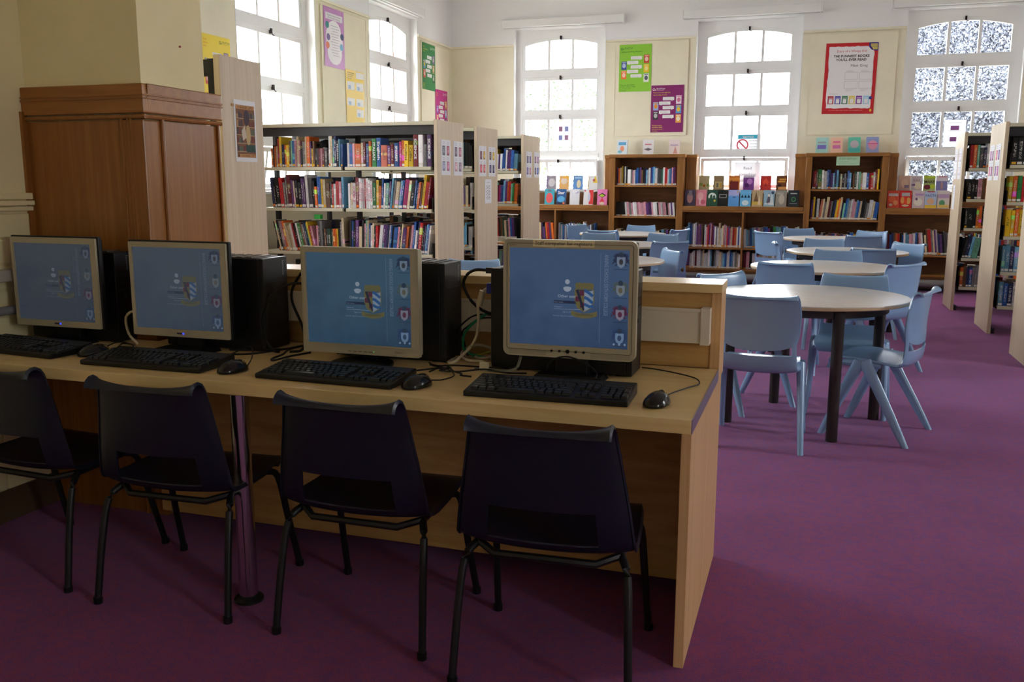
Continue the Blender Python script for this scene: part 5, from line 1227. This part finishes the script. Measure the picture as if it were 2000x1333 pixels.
poster('poster', 'dark green poster with speech bubbles in the far left corner', (PX, 11.93, 3.285), PI/2, .455, .625, (44,124,66), trust((230,240,232),(226,206,50),['Great','Recommendations','for you'],GC,['LOVE','YOUR','library today','booktrust.org.uk'], logo_right=True))
poster('poster', 'magenta poster with speech bubbles below the dark green one', (PX, 12.38, 2.70), PI/2, .45, .625, (184,44,128), trust((244,226,240),(236,170,80),['Reading','inspires...'],[((214,160,90),(240,220,180)),((140,176,220),(220,230,240)),((90,60,120),(200,180,210)),((140,90,170),(206,170,220)),((226,140,110),(240,200,190))],['Love','your library','booktrust.org.uk',''], logo_right=True))
poster('poster', 'yellow poster half hidden behind the pale shelf unit', (WX+.001, 7.10, 2.68), PI/2, .42, .60, (240,214,40), trust((90,110,40),(222,120,50),['Great','ways to','enjoy'],GC,['Love','your library','',''], w=.42, h=.60, logo_right=True))
# print of a reader on the pale shelf unit
def reader(w=.168, h=.275):
    P = []
    P.append(('picture_ground', [(128,84,58)], lambda m: rect(m, .07*w, .93*w, -.93*h, -.08*h, Y0)))
    def shelves(m):
        rd = random.Random(2)
        for r in range(5):
            for k in range(9):
                c = rd.randrange(4); x = (.09+.092*k)*w; z = -(.29+.135*r)*h
                if 3 <= k <= 5 and r in (0,1,2,3): continue
                rect(m, x, x+.07*w, z, z+rd.uniform(.06,.11)*h, Y1, c)
        for r in range(5): rect(m, .08*w, .92*w, -(.30+.135*r)*h, -(.29+.135*r)*h, Y1, 4)
    P.append(('painted_books', [(176,140,96),(120,54,44),(74,62,70),(90,104,84),(196,168,120)], shelves))
    P.append(('painted_reader', [(66,46,58),(196,168,120),(206,190,170),(40,70,58)], lambda m: (disc(m, .55*w, -.28*h, .13*w, .13*h, Y1-.0003, 0, 14), disc(m, .60*w, -.56*h, .11*w, .17*h, Y1-.0002, 1, 14), m.quad([(.3*w,Y1-.0004,-.5*h),(.45*w,Y1-.0004,-.4*h),(.52*w,Y1-.0004,-.6*h),(.34*w,Y1-.0004,-.66*h)], 2), rect(m, .5*w, .92*w, -.84*h, -.72*h, Y1-.0002, 3))))
    P.append(('printed_words', [(206,146,84),(52,34,28)], lambda m: (rect(m, .08*w, .92*w, -.145*h, -.085*h, Y1-.0004), add_text(m, 'A READER LIVES', .5*w, -.135*h, .098*w, Y1-.0006, 1, bold=.01))))
    P.append(('printed_words', [(206,146,84),(52,34,28)], lambda m: (rect(m, .16*w, .9*w, -.925*h, -.875*h, Y1-.0004), add_text(m, 'A THOUSAND LIVES', .5*w, -.918*h, .08*w, Y1-.0006, 1, bold=.01))))
    return P
poster('art_print', 'small print of a reader pinned to the pale shelf unit', (-2.4995, 3.586, 1.732), PI/2, .168, .275, (232,232,234), reader(), 'print')
# sheets on stack ends
def sheet(label, loc, rotz, seed, cols, w=.225, h=.315, tilt=0.):
    rd = random.Random(seed); P = []
    for k in range(4):
        x = (.12 if k % 2 == 0 else .58)*w; z = -(.44 if k < 2 else .88)*h
        P.append(('cover_photo', [cols[k], tuple(min(255, v+60) for v in cols[k])], lambda m, x=x, z=z: (rect(m, x, x+.28*w, z, z+.27*h, Y0), disc(m, x+.14*w, z+.12*h, .09*w, .07*h, Y1, 1, 10), rect(m, x+.04*w, x+.24*w, z+.2*h, z+.23*h, Y1, 1))))
    P.append(('caption_lines', [(176,176,196)], lambda m: [rect(m, x*w, (x+.22)*w, -z*h, -(z-.012)*h, Y0) for x in (.15,.61) for z in (.07,.12,.52,.57)]))
    poster('notice_sheet', label, loc, rotz, w, h, (236,234,242), P, 'notice', PAPER, tilt, 'white sheets pinned to the stack ends')
LXp = LX+.0005
sheet('white sheet with grey covers, left one on the nearest left stack end', (LXp, 7.685, 1.752), PI/2, 1, [(110,116,124),(170,96,110),(140,140,170),(180,110,140)])
sheet('white sheet with mauve covers, right one on the nearest left stack end', (LXp, 7.985, 1.750), PI/2, 2, [(120,106,124),(170,110,130),(206,160,170),(140,120,140)])
sheet('white sheet with red and gold covers on the middle left stack end', (LXp, 8.67, 1.734), PI/2, 3, [(110,56,70),(186,150,70),(196,80,90),(206,110,110)], .21, .30)
sheet('white sheet with brown and yellow covers on the middle left stack end', (LXp, 8.95, 1.735), PI/2, 4, [(104,72,66),(190,160,50),(70,56,100),(60,56,90)], .21, .30)
sheet('white sheet with dark covers, left one on the farthest left stack end', (LXp, 10.255, 1.732), PI/2, 5, [(70,56,84),(90,76,130),(110,90,150),(170,120,140)], .215, .30)
sheet('white sheet with blue covers, right one on the farthest left stack end', (LXp, 10.57, 1.736), PI/2, 6, [(120,76,104),(150,110,150),(76,66,90),(60,80,170)], .215, .30)
poster('notice_sheet', 'narrow white sheet with a dark checked table on the middle left stack end', (LXp, 8.84, 1.406), PI/2, .20, .245, (236,234,242), [('checked_table', [(84,50,84)], lambda m: [rect(m, (.2+.12*i)*.2, (.28+.12*i)*.2, -(.30+.06*j)*.245, -(.265+.06*j)*.245, Y0) for j in range(10) for i in range(5) if (i+j) % 2 == 0]), ('heading_lines', [(200,196,210)], lambda m: rect(m, .05, .15, -.035, -.03, Y0))], 'notice', PAPER)
# right stacks: sheets face the aisle (-x side)
RXp = RX-.0005
for lab, y, z, sd, cl in (('glossy white sheet, far one on the stack end nearest the leafy window',11.47,1.755,7,[(196,190,200)]*4),('glossy white sheet, near one on the stack end nearest the leafy window',11.18,1.755,8,[(200,190,206)]*4),
    ('glossy sheet with magenta covers, far one on the middle right stack end',9.90,1.735,9,[(150,80,140),(120,60,110),(190,70,110),(130,50,110)]),('glossy sheet with magenta covers, near one on the middle right stack end',9.60,1.735,10,[(206,90,110),(100,60,130),(110,60,120),(160,70,130)])):
    sheet(lab, (RXp if y < 10 else RX1-.0005, y, z), -PI/2, sd, cl, .23, .33)
poster('notice_sheet', 'narrow white strip on the stack end nearest the leafy window', (RX1-.0005, 11.40, 1.36), -PI/2, .16, .27, (230,228,238), [('heading_lines', [(190,186,206)], lambda m: [rect(m, .02, .12, -.04-.03*k, -.036-.03*k, Y0) for k in range(3)])], 'notice', PAPER)
# notices stuck to the window glass
def winp(name, label, x, y, z, w, h, parts): return poster(name, label, (x, y, z), 0, w, h, (240,240,242), parts, 'notice', THINP)
def prohibit(w=.33, h=.24):
    def ring(m):
        c = (.27*w, -.62*h); r = .30*h; pts = [(c[0]+r*math.cos(2*PI*k/28), c[1]+r*math.sin(2*PI*k/28)) for k in range(29)]
        ribbon(m, pts, .075*h, Y0); ribbon(m, [(c[0]-r*.7,c[1]+r*.7),(c[0]+r*.7,c[1]-r*.7)], .07*h, Y1)
    return [('blue_banner', [(60,190,220),(240,240,240)], lambda m: (rect(m, .08*w, .93*w, -.27*h, -.06*h, Y0), add_text(m, 'NOTICE', .5*w, -.225*h, .15*h, Y1, 1, bold=.03, wide=1.1))),
        ('prohibition_ring', [(224,70,90)], ring), ('words', [(70,70,76)], lambda m: [add_text(m, s, .72*w, -(.42+.17*k)*h, .10*h, Y0) for k, s in enumerate(('NO MOBILE','PHONES','ALLOWED'))])]
winp('notice_sheet', 'white NOTICE sheet with red prohibition ring on the middle window', -1.06, WY+.125, 2.048, .33, .245, prohibit())
winp('notice_sheet', 'white sheet with four small covers on the left far window', -3.68, WY+.125, 2.245, .28, .345, [('printed_pictures', [(150,110,140),(130,140,190)], lambda m: [rect(m, (.26+.32*i)*.28, (.45+.32*i)*.28, -(.36+.36*j)*.345, -(.16+.36*j)*.345, Y0, (i+j) % 2) for i in range(2) for j in range(2)])])
winp('notice_sheet', 'white sheet with purple pictures on the leafy window', 1.56, WY+.125, 2.19, .26, .34, [('printed_pictures', [(150,90,160)], lambda m: [rect(m, .08, .18, -(.38+.42*j)*.34, -(.22+.42*j)*.34, Y0) for j in range(2)]), ('text_lines', [(190,190,200)], lambda m: [rect(m, .06, .2, -.04-.1*k, -.036-.1*k, Y0) for k in range(3)])])
winp('notice_sheet', 'white sheet reading Read something different on the middle window', -1.06, WY+.085, 1.665, .35, .36, [('words', [(120,120,126)], lambda m: [add_text(m, s, .175, -.10-.085*k, .055, Y0) for k, s in enumerate(('Read','something','different!'))])])
poster('shelf_label', 'pale green handwritten label at the top of the right tall bookcase', (.262, BY-.0005, 1.722), 0, .285, .115, (178,212,180), [('words', [(110,150,120)], lambda m: (add_text(m, 'STAFF HISTORY', .142, -.042, .032, Y0, bold=.01), rect(m, .02, .15, -.07, -.067, Y0), rect(m, .02, .24, -.095, -.092, Y0)))], 'label')
